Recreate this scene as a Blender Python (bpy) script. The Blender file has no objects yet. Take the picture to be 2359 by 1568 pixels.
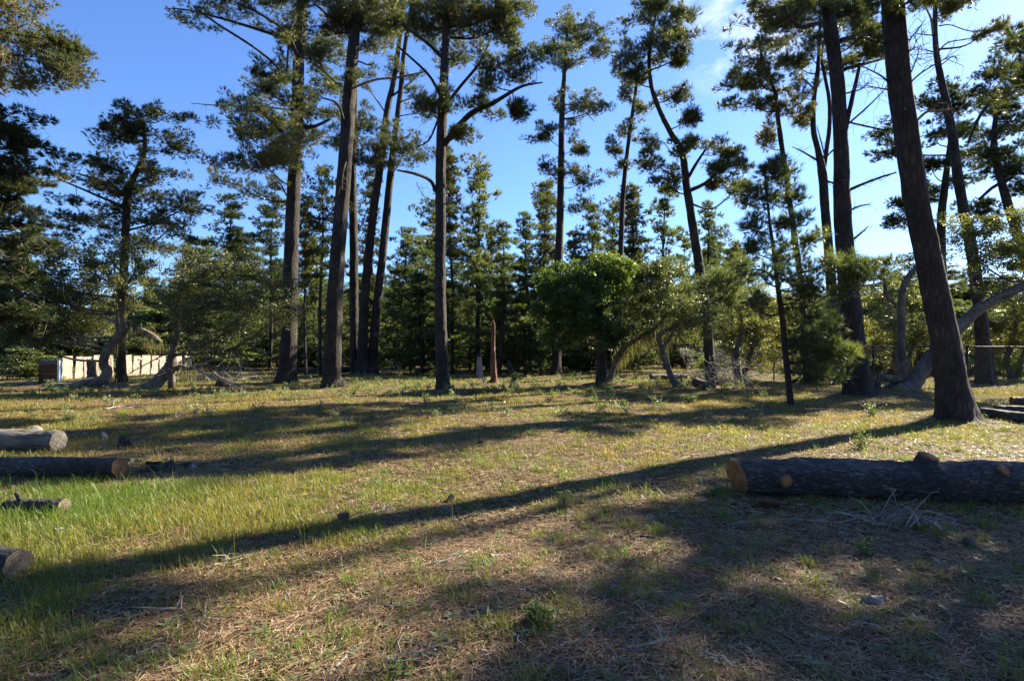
import bpy, math
import numpy as np
from mathutils import Vector

# ------------------------------------------------------------------ camera, sky, sun, exposure
SC = bpy.context.scene
COL = SC.collection
CAM_H = 1.5
FPX = 1310.0            # focal length in units of a 2359 px wide picture
HOR = 800.0             # row of the horizon in that picture
cd = bpy.data.cameras.new('camera'); cam = bpy.data.objects.new('camera', cd); COL.objects.link(cam)
cam.location = (0, 0, CAM_H); cam.rotation_euler = (math.pi / 2, 0, 0)
cd.sensor_width = 36.0; cd.lens = 36.0 * FPX / 2359.0
cd.shift_y = (HOR - 784.0) / 2359.0
cd.clip_start = 0.05; cd.clip_end = 3000
SC.camera = cam

SUN_EL, SUN_AZ = math.radians(33), math.radians(53.5)
SUNV = Vector((math.sin(SUN_AZ) * math.cos(SUN_EL), math.cos(SUN_AZ) * math.cos(SUN_EL), math.sin(SUN_EL)))
world = bpy.data.worlds.new('World'); SC.world = world; world.use_nodes = True
nt = world.node_tree; nt.nodes.clear()
def wn(t, **k):
    n = nt.nodes.new(t)
    for a, b in k.items(): setattr(n, a, b)
    return n
sky = wn('ShaderNodeTexSky', sky_type='NISHITA', sun_disc=False, sun_elevation=SUN_EL, sun_rotation=SUN_AZ,
         altitude=0, air_density=1.0, dust_density=.35, ozone_density=4.0)
tc = wn('ShaderNodeTexCoord')
nz = wn('ShaderNodeTexNoise'); nz.inputs['Scale'].default_value = 5.0; nz.inputs['Detail'].default_value = 7; nz.inputs['Roughness'].default_value = .62
mp = wn('ShaderNodeMapping'); mp.inputs['Scale'].default_value = (1.0, 1.0, 1.9); mp.inputs['Rotation'].default_value = (0.2, .5, .3)
rp = wn('ShaderNodeMapRange'); rp.inputs[1].default_value = .42; rp.inputs[2].default_value = .72
dt = wn('ShaderNodeVectorMath', operation='DOT_PRODUCT'); cdir = Vector((.405, 1.0, .575)).normalized(); dt.inputs[1].default_value = cdir
nrm = wn('ShaderNodeVectorMath', operation='NORMALIZE')
mr = wn('ShaderNodeMapRange'); mr.inputs[1].default_value = .9940; mr.inputs[2].default_value = 1.0
ml = wn('ShaderNodeMath', operation='MULTIPLY')
mx = wn('ShaderNodeMixRGB'); mx.inputs[2].default_value = (11, 11, 11, 1)
bg = wn('ShaderNodeBackground'); bg.inputs[1].default_value = .050
ow = wn('ShaderNodeOutputWorld')
L = nt.links.new
L(tc.outputs['Generated'], nrm.inputs[0]); L(nrm.outputs[0], dt.inputs[0]); L(dt.outputs['Value'], mr.inputs[0])
L(tc.outputs['Generated'], mp.inputs[0]); L(mp.outputs[0], nz.inputs['Vector']); L(nz.outputs[0], rp.inputs[0])
L(mr.outputs[0], ml.inputs[0]); L(rp.outputs[0], ml.inputs[1]); L(ml.outputs[0], mx.inputs[0])
wbm = wn('ShaderNodeMixRGB', blend_type='MULTIPLY'); wbm.inputs[0].default_value = 1; wbm.inputs[2].default_value = (.80, .98, 1.32, 1)
L(sky.outputs[0], wbm.inputs[1]); L(wbm.outputs[0], mx.inputs[1]); L(mx.outputs[0], bg.inputs[0]); L(bg.outputs[0], ow.inputs[0])

sd = bpy.data.lights.new('sun', 'SUN'); sd.energy = 5.0; sd.angle = math.radians(.55); sd.color = (1.0, .88, .66)
sun = bpy.data.objects.new('sun', sd); COL.objects.link(sun); sun.location = (30, 20, 40)
sun.rotation_euler = SUNV.to_track_quat('Z', 'Y').to_euler()
SC.view_settings.view_transform = 'Standard'; SC.view_settings.look = 'None'
SC.view_settings.exposure = 2.0; SC.view_settings.gamma = 1.0
SC.render.engine = 'CYCLES'
SC.cycles.max_bounces = 6; SC.cycles.diffuse_bounces = 3; SC.cycles.glossy_bounces = 2
SC.cycles.transmission_bounces = 4; SC.cycles.transparent_max_bounces = 4

R = np.random.default_rng(11)
U = lambda a, b, n=None: R.uniform(a, b, n)

# ------------------------------------------------------------------ helpers
def P(vx, vy, Y):                                   # a picture point at a distance -> world
    return np.array([(vx - 1179.5) / FPX * Y, Y, CAM_H + (HOR - vy) / FPX * Y])
def depth(vy): return CAM_H * FPX / (vy - HOR)
def _hash(ix, iy, iz):
    h = (ix.astype(np.int64) * 374761393 + iy.astype(np.int64) * 668265263 + iz.astype(np.int64) * 2147483647) & 0xffffffff
    h = ((h ^ (h >> 13)) * 1274126177) & 0xffffffff
    return ((h ^ (h >> 16)) & 0xffff) / 65535.0
def vnoise(x, y, z=0.0):
    x, y, z = np.broadcast_arrays(np.asarray(x, float), np.asarray(y, float), np.asarray(z, float))
    ix, iy, iz = np.floor(x), np.floor(y), np.floor(z)
    fx, fy, fz = x - ix, y - iy, z - iz
    fx, fy, fz = [f * f * (3 - 2 * f) for f in (fx, fy, fz)]
    r = 0
    for a in (0, 1):
        for b in (0, 1):
            for c in (0, 1):
                w = (fx if a else 1 - fx) * (fy if b else 1 - fy) * (fz if c else 1 - fz)
                r = r + w * _hash(ix + a, iy + b, iz + c)
    return r * 2 - 1
BUMPS = []                                          # (x, y, height, radius) mounds
def ground_z(x, y):
    x = np.asarray(x, float); y = np.asarray(y, float)
    d = np.hypot(x, y)
    fade = np.clip((90 - d) / 50, 0, 1)
    z = (.055 * vnoise(x / 4.5, y / 4.5, 3) + .022 * vnoise(x / 1.1, y / 1.1, 7) + .007 * vnoise(x / .27, y / .27, 9)) * fade
    for bx, by, bh, br in BUMPS:
        z = z + bh * np.exp(-((x - bx) ** 2 + (y - by) ** 2) / br ** 2)
    return z
def G(vx, vy, off=0.0):                             # a picture point on the ground
    Y = depth(vy); X = (vx - 1179.5) / FPX * Y
    return np.array([X, Y, float(ground_z(X, Y)) + off])

def tag(o, label=None, cat=None, group=None, kind=None):
    if label: o['label'] = label
    if cat: o['category'] = cat
    if group: o['group'] = group
    if kind: o['kind'] = kind
    return o
def empty(name, loc, label=None, cat=None, group=None):
    o = bpy.data.objects.new(name, None); o.empty_display_size = .3; COL.objects.link(o); o.location = loc
    return tag(o, label, cat, group)

class MB:                                           # collects triangles; build() links ONE mesh object
    def __init__(s): s.v = []; s.f = []; s.m = []; s.t = []; s.sm = []; s.n = 0
    def add(s, v, f, mat=0, tint=0.5, smooth=True):
        v = np.asarray(v, float).reshape(-1, 3); f = np.asarray(f, np.int64).reshape(-1, 3)
        s.v.append(v); s.f.append(f + s.n); s.n += len(v)
        s.m.append(np.full(len(f), mat, np.int32)); s.sm.append(np.full(len(f), smooth, bool))
        s.t.append(np.broadcast_to(np.asarray(tint, float), (len(v),)).copy())
    def data(s, name, mats, origin=(0, 0, 0)):
        me = bpy.data.meshes.new(name)
        v = np.concatenate(s.v) - np.asarray(origin); f = np.concatenate(s.f)
        me.vertices.add(len(v)); me.vertices.foreach_set('co', v.astype(np.float32).ravel())
        me.loops.add(len(f) * 3); me.loops.foreach_set('vertex_index', f.astype(np.int32).ravel())
        me.polygons.add(len(f)); me.polygons.foreach_set('loop_start', np.arange(0, len(f) * 3, 3, dtype=np.int32))
        me.polygons.foreach_set('material_index', np.concatenate(s.m)); me.polygons.foreach_set('use_smooth', np.concatenate(s.sm))
        a = me.attributes.new('tint', 'FLOAT', 'POINT'); a.data.foreach_set('value', np.concatenate(s.t).astype(np.float32))
        for m in mats: me.materials.append(m)
        me.update(calc_edges=True)
        return me
    def build(s, name, mats, parent=None, origin=(0, 0, 0)):
        o = bpy.data.objects.new(name, s.data(name, mats, origin)); COL.objects.link(o)
        if parent is not None: o.parent = parent
        else: o.location = origin
        return o

def unit(v): return v / np.maximum(np.linalg.norm(v, axis=-1, keepdims=True), 1e-9)
def rand_dirs(n): return unit(R.normal(size=(n, 3)))
def perps(d):
    a = np.where(np.abs(d[..., 2:3]) < .9, np.array([0, 0, 1.0]), np.array([1.0, 0, 0]))
    u = unit(np.cross(d, a)); return u, np.cross(d, u)
def spline(pts, rad, per=6):                        # Catmull-Rom through the points
    pts = np.asarray(pts, float); rad = np.asarray(rad, float)
    q = np.vstack([2 * pts[0] - pts[1], pts, 2 * pts[-1] - pts[-2]]); o = []; r = []
    for i in range(len(pts) - 1):
        p0, p1, p2, p3 = q[i:i + 4]
        for t in np.linspace(0, 1, per, endpoint=False):
            o.append(.5 * (2 * p1 + (p2 - p0) * t + (2 * p0 - 5 * p1 + 4 * p2 - p3) * t * t + (3 * p1 - p0 - 3 * p2 + p3) * t ** 3))
            r.append(rad[i] * (1 - t) + rad[i + 1] * t)
    return np.array(o + [pts[-1]]), np.array(r + [rad[-1]])
def tube(mb, pts, rad, sides=12, mat=0, tint=.5, rough=0.0, flare=0.0, cap=True, freq=3.0):
    pts = np.asarray(pts, float); n = len(pts); rad = np.asarray(rad, float)
    d = np.gradient(pts, axis=0); d = unit(d)
    u = np.zeros((n, 3)); a = perps(d[0:1])[0][0]
    for i in range(n):
        a = a - d[i] * np.dot(a, d[i]); a = a / max(np.linalg.norm(a), 1e-9); u[i] = a
    w = np.cross(d, u)
    th = np.linspace(0, 2 * math.pi, sides, endpoint=False)
    ring = u[:, None] * np.cos(th)[None, :, None] + w[:, None] * np.sin(th)[None, :, None]
    rr = np.repeat(rad[:, None], sides, 1)
    if rough:
        c0 = pts[:, None] + ring * rr[:, :, None]; k = freq / max(rad.max(), .02)
        rr = rr * (1 + rough * vnoise(c0[..., 0] * k, c0[..., 1] * k, c0[..., 2] * k * .35) + rough * .6 * vnoise(c0[..., 0] * k * 2.7, c0[..., 1] * k * 2.7, c0[..., 2] * k))
    if flare:
        s = np.linspace(0, 1, n); lob = 1 + flare * np.exp(-s * 14)[:, None] * (np.cos(th * 5 + U(0, 6)) * .5 + np.cos(th * 3 + U(0, 6)) * .5)
        rr = rr * lob
    v = pts[:, None] + ring * rr[:, :, None]
    i = np.arange(n - 1)[:, None] * sides; j = np.arange(sides)[None]; j2 = (j + 1) % sides
    A, B, Cc, D = i + j, i + j2, i + sides + j2, i + sides + j
    f = np.concatenate([np.stack([A, B, Cc], -1).reshape(-1, 3), np.stack([A, Cc, D], -1).reshape(-1, 3)])
    v = v.reshape(-1, 3)
    if cap:
        k = len(v); v = np.vstack([v, pts[0], pts[-1]])
        jj = np.arange(sides)
        f = np.vstack([f, np.stack([np.full(sides, k), (jj + 1) % sides, jj], -1), np.stack([np.full(sides, k + 1), (n - 1) * sides + jj, (n - 1) * sides + (jj + 1) % sides], -1)])
    mb.add(v, f, mat, tint)
def twigs(mb, A, B, ra, rb, mat=0, tint=.5, sag=0.12):
    A = np.atleast_2d(A).astype(float); B = np.atleast_2d(B).astype(float); n = len(A)
    if n == 0: return
    ln = np.linalg.norm(B - A, axis=1, keepdims=True)
    M = (A + B) / 2 + R.normal(size=(n, 3)) * ln * sag
    d = unit(B - A); u, w = perps(d)
    ra = np.broadcast_to(np.asarray(ra, float), (n,))[:, None]; rb = np.broadcast_to(np.asarray(rb, float), (n,))[:, None]
    vs = []
    for c, r in ((A, ra), (M, (ra + rb) / 2), (B, rb)):
        for k in range(3):
            a = 2.0944 * k; vs.append(c + (u * math.cos(a) + w * math.sin(a)) * r)
    v = np.stack(vs, 1).reshape(-1, 3); f = []
    for s in (0, 3):
        for k in range(3):
            k2 = (k + 1) % 3; f += [[s + k, s + k2, s + 3 + k2], [s + k, s + 3 + k2, s + 3 + k]]
    f = (np.array(f)[None] + (np.arange(n) * 9)[:, None, None]).reshape(-1, 3)
    mb.add(v, f, mat, tint)

def needles(mb, pos, dirs, size, k=13, width=.012, spread=.75, mat=0, tint=.5):
    n = len(pos)
    if n == 0: return
    size = np.broadcast_to(np.asarray(size, float), (n,)); tint = np.broadcast_to(np.asarray(tint, float), (n,))
    p = np.repeat(pos, k, 0); d = np.repeat(dirs, k, 0); Ls = np.repeat(size, k) * U(.7, 1.15, n * k)
    a = U(0, .55, n * k)                                             # needles start along the shoot
    q = unit(d + rand_dirs(n * k) * spread * U(.5, 1.2, n * k)[:, None])
    b = p + d * (a * Ls)[:, None] * .8
    side = unit(np.cross(q, rand_dirs(n * k))) * width / 2
    v = np.stack([b - side, b + side, b + q * Ls[:, None]], 1).reshape(-1, 3)
    tn = np.repeat(np.repeat(tint, k) + U(-.08, .08, n * k), 3)
    mb.add(v, np.arange(n * k * 3).reshape(-1, 3), mat, np.clip(tn, 0, 1), False)
def leaves(mb, pos, size, mat=0, tint=.5, aspect=.55, up=.3):
    n = len(pos)
    if n == 0: return
    size = np.broadcast_to(np.asarray(size, float), (n,))[:, None] * U(.7, 1.3, n)[:, None]
    nr = unit(R.normal(size=(n, 3)) + np.array([0, 0, up])); u, w = perps(nr)
    a = U(0, 6.283, n)[:, None]; e = u * np.cos(a) + w * np.sin(a); s = np.cross(nr, e)
    bend = nr * size * U(-.15, .25, n)[:, None]
    v = np.stack([pos, pos + e * size * .5 + s * size * aspect / 2 + bend, pos + e * size, pos + e * size * .5 - s * size * aspect / 2 + bend], 1).reshape(-1, 3)
    f = (np.array([[0, 1, 2], [0, 2, 3]])[None] + (np.arange(n) * 4)[:, None, None]).reshape(-1, 3)
    mb.add(v, f, mat, np.repeat(np.clip(np.broadcast_to(tint, (n,)) + U(-.1, .1, n), 0, 1), 4), False)
def box(mb, lo, hi, mat=0, tint=.5, jit=0.0):
    lo = np.array(lo, float); hi = np.array(hi, float)
    v = np.array([[(hi if a else lo)[0], (hi if b else lo)[1], (hi if c else lo)[2]] for a in (0, 1) for b in (0, 1) for c in (0, 1)])
    if jit: v = v + R.normal(size=v.shape) * jit
    q = [(0, 1, 3, 2), (4, 6, 7, 5), (0, 4, 5, 1), (2, 3, 7, 6), (0, 2, 6, 4), (1, 5, 7, 3)]
    f = [t for a, b, c, d in q for t in ((a, b, c), (a, c, d))]
    mb.add(v, f, mat, tint, False)

# ------------------------------------------------------------------ materials
def mat(name):
    m = bpy.data.materials.new(name); m.use_nodes = True; t = m.node_tree; t.nodes.clear()
    return m, t, (lambda ty, **k: _mk(t, ty, k)), t.links.new
def _mk(t, ty, k):
    n = t.nodes.new(ty)
    for a, b in k.items(): setattr(n, a, b)
    return n
def ramp(N, stops):
    r = N('ShaderNodeValToRGB'); e = r.color_ramp.elements
    while len(e) < len(stops): e.new(.5)
    for x, (p, c) in zip(e, stops): x.position = p; x.color = (*c, 1)
    return r
def foliage_mat(name, stops, trans=.35, rough=.5, spec=.4, tmul=1.6):
    m, t, N, K = mat(name)
    at = N('ShaderNodeAttribute', attribute_name='tint'); r = ramp(N, stops); K(at.outputs['Fac'], r.inputs[0])
    b = N('ShaderNodeBsdfPrincipled'); b.inputs['Roughness'].default_value = rough; b.inputs['Specular IOR Level'].default_value = spec
    tr = N('ShaderNodeBsdfTranslucent'); mul = N('ShaderNodeMixRGB', blend_type='MULTIPLY'); mul.inputs[0].default_value = 1
    mul.inputs[2].default_value = (tmul * 1.05, tmul * 1.08, tmul * .55, 1); K(r.outputs[0], mul.inputs[1])
    mxs = N('ShaderNodeMixShader'); mxs.inputs[0].default_value = trans
    K(r.outputs[0], b.inputs['Base Color']); K(mul.outputs[0], tr.inputs[0]); K(b.outputs[0], mxs.inputs[1]); K(tr.outputs[0], mxs.inputs[2])
    o = N('ShaderNodeOutputMaterial'); K(mxs.outputs[0], o.inputs[0]); return m
def wood_mat(name, stops, scale=(8, 8, 1.6), bump=.6, dist=.03, rough=.9, detail=6, vor=True, bright=None, spec=.5):
    m, t, N, K = mat(name)
    c = N('ShaderNodeTexCoord'); mpn = N('ShaderNodeMapping'); mpn.inputs['Scale'].default_value = scale; K(c.outputs['Object'], mpn.inputs[0])
    nz = N('ShaderNodeTexNoise'); nz.inputs['Scale'].default_value = 1.0; nz.inputs['Detail'].default_value = detail; nz.inputs['Roughness'].default_value = .65; K(mpn.outputs[0], nz.inputs['Vector'])
    h = nz.outputs[0]
    if vor:
        ad = N('ShaderNodeMixRGB'); ad.inputs[0].default_value = .62; K(mpn.outputs[0], ad.inputs[1]); K(nz.outputs['Color'], ad.inputs[2])
        vo = N('ShaderNodeTexVoronoi', feature='DISTANCE_TO_EDGE'); vo.inputs['Scale'].default_value = 2.7; K(ad.outputs[0], vo.inputs['Vector'])
        mr = N('ShaderNodeMapRange'); mr.inputs[2].default_value = .30; mr.inputs[3].default_value = .35; K(vo.outputs['Distance'], mr.inputs[0])
        mu = N('ShaderNodeMath', operation='MULTIPLY'); K(mr.outputs[0], mu.inputs[0]); K(nz.outputs[0], mu.inputs[1]); mu2 = N('ShaderNodeMath', operation='MULTIPLY'); mu2.inputs[1].default_value = 1.3; K(mu.outputs[0], mu2.inputs[0]); h = mu2.outputs[0]
    r = ramp(N, stops); K(h, r.inputs[0])
    n2 = N('ShaderNodeTexNoise'); n2.inputs['Scale'].default_value = 1.3; n2.inputs['Detail'].default_value = 3; K(c.outputs['Object'], n2.inputs['Vector'])
    mrr = N('ShaderNodeMapRange'); mrr.inputs[1].default_value = .3; mrr.inputs[2].default_value = .7; mrr.inputs[3].default_value = .5; mrr.inputs[4].default_value = 1.55; K(n2.outputs[0], mrr.inputs[0])
    ml = N('ShaderNodeMixRGB', blend_type='MULTIPLY'); ml.inputs[0].default_value = 1; K(r.outputs[0], ml.inputs[1]); K(mrr.outputs[0], ml.inputs[2])
    b = N('ShaderNodeBsdfPrincipled'); b.inputs['Roughness'].default_value = rough; b.inputs['Specular IOR Level'].default_value = spec; K(ml.outputs[0], b.inputs['Base Color'])
    bp = N('ShaderNodeBump'); bp.inputs['Strength'].default_value = bump; bp.inputs['Distance'].default_value = dist; K(h, bp.inputs['Height']); K(bp.outputs[0], b.inputs['Normal'])
    o = N('ShaderNodeOutputMaterial'); K(b.outputs[0], o.inputs[0]); return m
def plain_mat(name, col, rough=.7, var=.25, scale=12.0, metal=0.0):
    m, t, N, K = mat(name)
    c = N('ShaderNodeTexCoord'); nz = N('ShaderNodeTexNoise'); nz.inputs['Scale'].default_value = scale; nz.inputs['Detail'].default_value = 5; K(c.outputs['Object'], nz.inputs['Vector'])
    r = ramp(N, [(.3, [x * (1 - var) for x in col]), (.7, [min(1, x * (1 + var)) for x in col])]); K(nz.outputs[0], r.inputs[0])
    b = N('ShaderNodeBsdfPrincipled'); b.inputs['Roughness'].default_value = rough; b.inputs['Metallic'].default_value = metal; K(r.outputs[0], b.inputs['Base Color'])
    bp = N('ShaderNodeBump'); bp.inputs['Strength'].default_value = .25; bp.inputs['Distance'].default_value = .01; K(nz.outputs[0], bp.inputs['Height']); K(bp.outputs[0], b.inputs['Normal'])
    o = N('ShaderNodeOutputMaterial'); K(b.outputs[0], o.inputs[0]); return m

BARK = wood_mat('pine_bark', [(.08, (.008, .0065, .006)), (.40, (.034, .027, .0235)), (.85, (.066, .054, .047))], (12, 12, 2.6), 1.0, .07)
BARK_LOG = wood_mat('log_bark', [(.10, (.010, .009, .009)), (.4, (.040, .035, .036)), (.75, (.11, .10, .098))], (9, 30, 30), .9, .03, .75)
BARK_OLD = wood_mat('weathered_wood', [(.25, (.06, .05, .042)), (.5, (.19, .165, .14)), (.75, (.31, .285, .25))], (2.6, 22, 22), 1.0, .03, vor=False)
BARK_OAK = wood_mat('oak_bark', [(.25, (.035, .030, .026)), (.5, (.095, .082, .072)), (.75, (.20, .18, .16))], (7, 7, 7), .8, .03, vor=False)
TWIG = wood_mat('twig_wood', [(.3, (.10, .075, .045)), (.7, (.26, .195, .115))], (9, 9, 4), .3, .01, vor=False)
DEAD = wood_mat('dead_grey_wood', [(.3, (.16, .14, .125)), (.7, (.36, .33, .30))], (9, 9, 9), .4, .01, vor=False)
RED_WOOD = wood_mat('rotten_red_wood', [(.25, (.03, .014, .010)), (.5, (.115, .045, .028)), (.8, (.22, .12, .085))], (14, 14, 2.0), .9, .04, vor=False)
def ring_mat(name, c0, c1, c2):
    m, t, N, K = mat(name)
    c = N('ShaderNodeTexCoord'); w = N('ShaderNodeTexWave', wave_type='RINGS', rings_direction='X'); w.inputs['Scale'].default_value = 13; w.inputs['Distortion'].default_value = 4; w.inputs['Detail'].default_value = 3; K(c.outputs['Object'], w.inputs['Vector'])
    nz = N('ShaderNodeTexNoise'); nz.inputs['Scale'].default_value = 14; nz.inputs['Detail'].default_value = 6; K(c.outputs['Object'], nz.inputs['Vector'])
    mx = N('ShaderNodeMixRGB'); mx.inputs[0].default_value = .80; K(w.outputs['Color'], mx.inputs[1]); K(nz.outputs[0], mx.inputs[2])
    r = ramp(N, [(.25, c0), (.5, c1), (.75, c2)]); K(mx.outputs[0], r.inputs[0])
    b = N('ShaderNodeBsdfPrincipled'); b.inputs['Roughness'].default_value = .8; K(r.outputs[0], b.inputs['Base Color'])
    bp = N('ShaderNodeBump'); bp.inputs['Strength'].default_value = .4; bp.inputs['Distance'].default_value = .008; K(mx.outputs[0], bp.inputs['Height']); K(bp.outputs[0], b.inputs['Normal'])
    o = N('ShaderNodeOutputMaterial'); K(b.outputs[0], o.inputs[0]); return m
CUT = ring_mat('fresh_cut_wood', (.10, .034, .012), (.23, .092, .030), (.34, .165, .065))
CUT_GREY = ring_mat('old_cut_wood', (.045, .034, .025), (.105, .078, .055), (.19, .15, .105))
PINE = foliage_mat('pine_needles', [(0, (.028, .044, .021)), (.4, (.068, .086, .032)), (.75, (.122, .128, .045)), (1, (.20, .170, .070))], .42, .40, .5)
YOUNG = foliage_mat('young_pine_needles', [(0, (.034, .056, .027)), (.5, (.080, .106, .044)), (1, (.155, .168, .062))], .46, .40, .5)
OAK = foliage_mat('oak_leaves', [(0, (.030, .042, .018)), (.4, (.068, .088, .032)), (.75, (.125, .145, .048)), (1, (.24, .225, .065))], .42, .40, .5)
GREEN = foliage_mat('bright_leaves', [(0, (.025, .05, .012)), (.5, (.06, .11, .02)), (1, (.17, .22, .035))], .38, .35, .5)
CYP = foliage_mat('cypress_foliage', [(0, (.016, .030, .014)), (.5, (.044, .066, .023)), (1, (.12, .125, .04))], .32, .5, .4)
GRASS = foliage_mat('grass_blades', [(0, (.25, .18, .085)), (.3, (.24, .20, .062)), (.6, (.145, .175, .036)), (1, (.085, .155, .024))], .40, .45, .4, 1.5)
LITTER = foliage_mat('dry_needles', [(0, (.10, .055, .030)), (.5, (.23, .145, .085)), (1, (.40, .30, .20))], .1, .7, .3, 1.0)
WEED = foliage_mat('weed_leaves', [(0, (.05, .085, .03)), (.6, (.11, .155, .055)), (1, (.23, .26, .16))], .35, .45, .4)
LICHEN = foliage_mat('hanging_lichen', [(0, (.10, .095, .05)), (1, (.26, .24, .13))], .4, .8, .1)
FLOWER = plain_mat('yellow_petals', (.75, .52, .02), .6, .1)
BLACK = plain_mat('black_metal', (.018, .018, .02), .45, .2, 30, .3)
WIRE = plain_mat('fence_wire', (.07, .07, .07), .45, .2, 30, .5)

# ------------------------------------------------------------------ ground sheet
def ground_mat():
    m, t, N, K = mat('forest_floor')
    c = N('ShaderNodeTexCoord')
    def noise(s, d=6, r=.6):
        n = N('ShaderNodeTexNoise'); n.inputs['Scale'].default_value = s; n.inputs['Detail'].default_value = d; n.inputs['Roughness'].default_value = r; K(c.outputs['Object'], n.inputs['Vector']); return n
    n1, n2, n3 = noise(.45, 5), noise(3.5, 8, .7), noise(38, 6, .7)
    soil = ramp(N, [(.32, (.026, .018, .012)), (.5, (.095, .062, .038)), (.68, (.20, .145, .09))]); K(n2.outputs[0], soil.inputs[0])
    fine = ramp(N, [(.34, (.28, .26, .25)), (.52, (1, 1, 1)), (.68, (2.2, 2.0, 1.75))]); K(n3.outputs[0], fine.inputs[0])
    mu = N('ShaderNodeMixRGB', blend_type='MULTIPLY'); mu.inputs[0].default_value = 1; K(soil.outputs[0], mu.inputs[1]); K(fine.outputs[0], mu.inputs[2])
    gr = ramp(N, [(.35, (.055, .060, .018)), (.65, (.19, .165, .050))]); K(n3.outputs[0], gr.inputs[0])
    msk = ramp(N, [(.40, (0, 0, 0)), (.62, (1, 1, 1))]); 
    am = N('ShaderNodeMixRGB'); am.inputs[0].default_value = .45; K(n1.outputs[0], am.inputs[1]); K(n2.outputs[0], am.inputs[2]); K(am.outputs[0], msk.inputs[0])
    mm = N('ShaderNodeMath', operation='MULTIPLY'); mm.inputs[1].default_value = .75; K(msk.outputs[0], mm.inputs[0])
    mx = N('ShaderNodeMixRGB'); K(mm.outputs[0], mx.inputs[0]); K(mu.outputs[0], mx.inputs[1]); K(gr.outputs[0], mx.inputs[2])
    b = N('ShaderNodeBsdfPrincipled'); b.inputs['Roughness'].default_value = .95; b.inputs['Specular IOR Level'].default_value = .15; K(mx.outputs[0], b.inputs['Base Color'])
    bp = N('ShaderNodeBump'); bp.inputs['Strength'].default_value = .9; bp.inputs['Distance'].default_value = .03; K(n3.outputs[0], bp.inputs['Height'])
    b2 = N('ShaderNodeBump'); b2.inputs['Strength'].default_value = .6; b2.inputs['Distance'].default_value = .12; K(n2.outputs[0], b2.inputs['Height']); K(b2.outputs[0], bp.inputs['Normal']); K(bp.outputs[0], b.inputs['Normal'])
    o = N('ShaderNodeOutputMaterial'); K(b.outputs[0], o.inputs[0]); return m
for vx, vy, bh, br in ((840, 862, .12, 1.5), (1030, 903, .10, 1.1), (2205, 972, .10, 1.0), (1985, 912, .10, 1.3), (2085, 912, .12, 1.2), (150, 890, .06, 2.0), (1140, 885, .07, .8), (1385, 888, .07, .9), (1600, 900, .1, 1.4)):
    q = depth(vy); BUMPS.append(((vx - 1179.5) / FPX * q, q + .3, bh, br))
mb = MB()
s = np.linspace(-1, 1, 421); gx = np.sinh(s * 5.6) / math.sinh(5.6) * 900
s = np.linspace(-1, 1, 421); gy = 6 + np.sinh(s * 5.6) / math.sinh(5.6) * 900
GX, GY = np.meshgrid(gx, gy); GZ = ground_z(GX, GY)
i = np.arange(420)[:, None] * 421 + np.arange(420)[None]
mb.add(np.stack([GX, GY, GZ], -1).reshape(-1, 3), np.concatenate([np.stack([i, i + 1, i + 422], -1).reshape(-1, 3), np.stack([i, i + 422, i + 421], -1).reshape(-1, 3)]))
tag(mb.build('ground', [ground_mat()]), kind='structure')

# ------------------------------------------------------------------ tree builders
def foliage_pad(mb, c, rad, kind, tint, n, L0, W0, flat=.55, up=.55):
    d = rand_dirs(n); rr = U(.25, 1, n) ** .6
    q = d * rr[:, None] * np.array([1, 1, flat]) * rad
    tn = tint + U(-.12, .12, n)
    if kind in ('pine', 'young'):
        dr = unit(d * .8 + np.array([0, 0, up]) + R.normal(size=(n, 3)) * .25)
        needles(mb, c + q, dr, L0, 24 if kind == 'pine' else 22, W0, .62, 0, tn)
    elif kind == 'cyp':
        dr = unit(d * np.array([1, 1, .35]) + R.normal(size=(n, 3)) * .25 + np.array([0, 0, .32]))
        needles(mb, c + q, dr, L0, 16, W0, .55, 0, tn)
    else:
        leaves(mb, c + q, L0, 0, tn, W0)
FOL = {'pine': PINE, 'young': YOUNG, 'oak': OAK, 'green': GREEN, 'cyp': CYP}
def limb_to(samples, C, rng_r):
    """nearest fitting point on the trunk for a branch that ends at C"""
    h = np.hypot(samples[:, 0] - C[0], samples[:, 1] - C[1])
    want = C[2] - .35 * h
    return int(np.argmin(np.abs(samples[:, 2] - want) + .6 * h))
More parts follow.
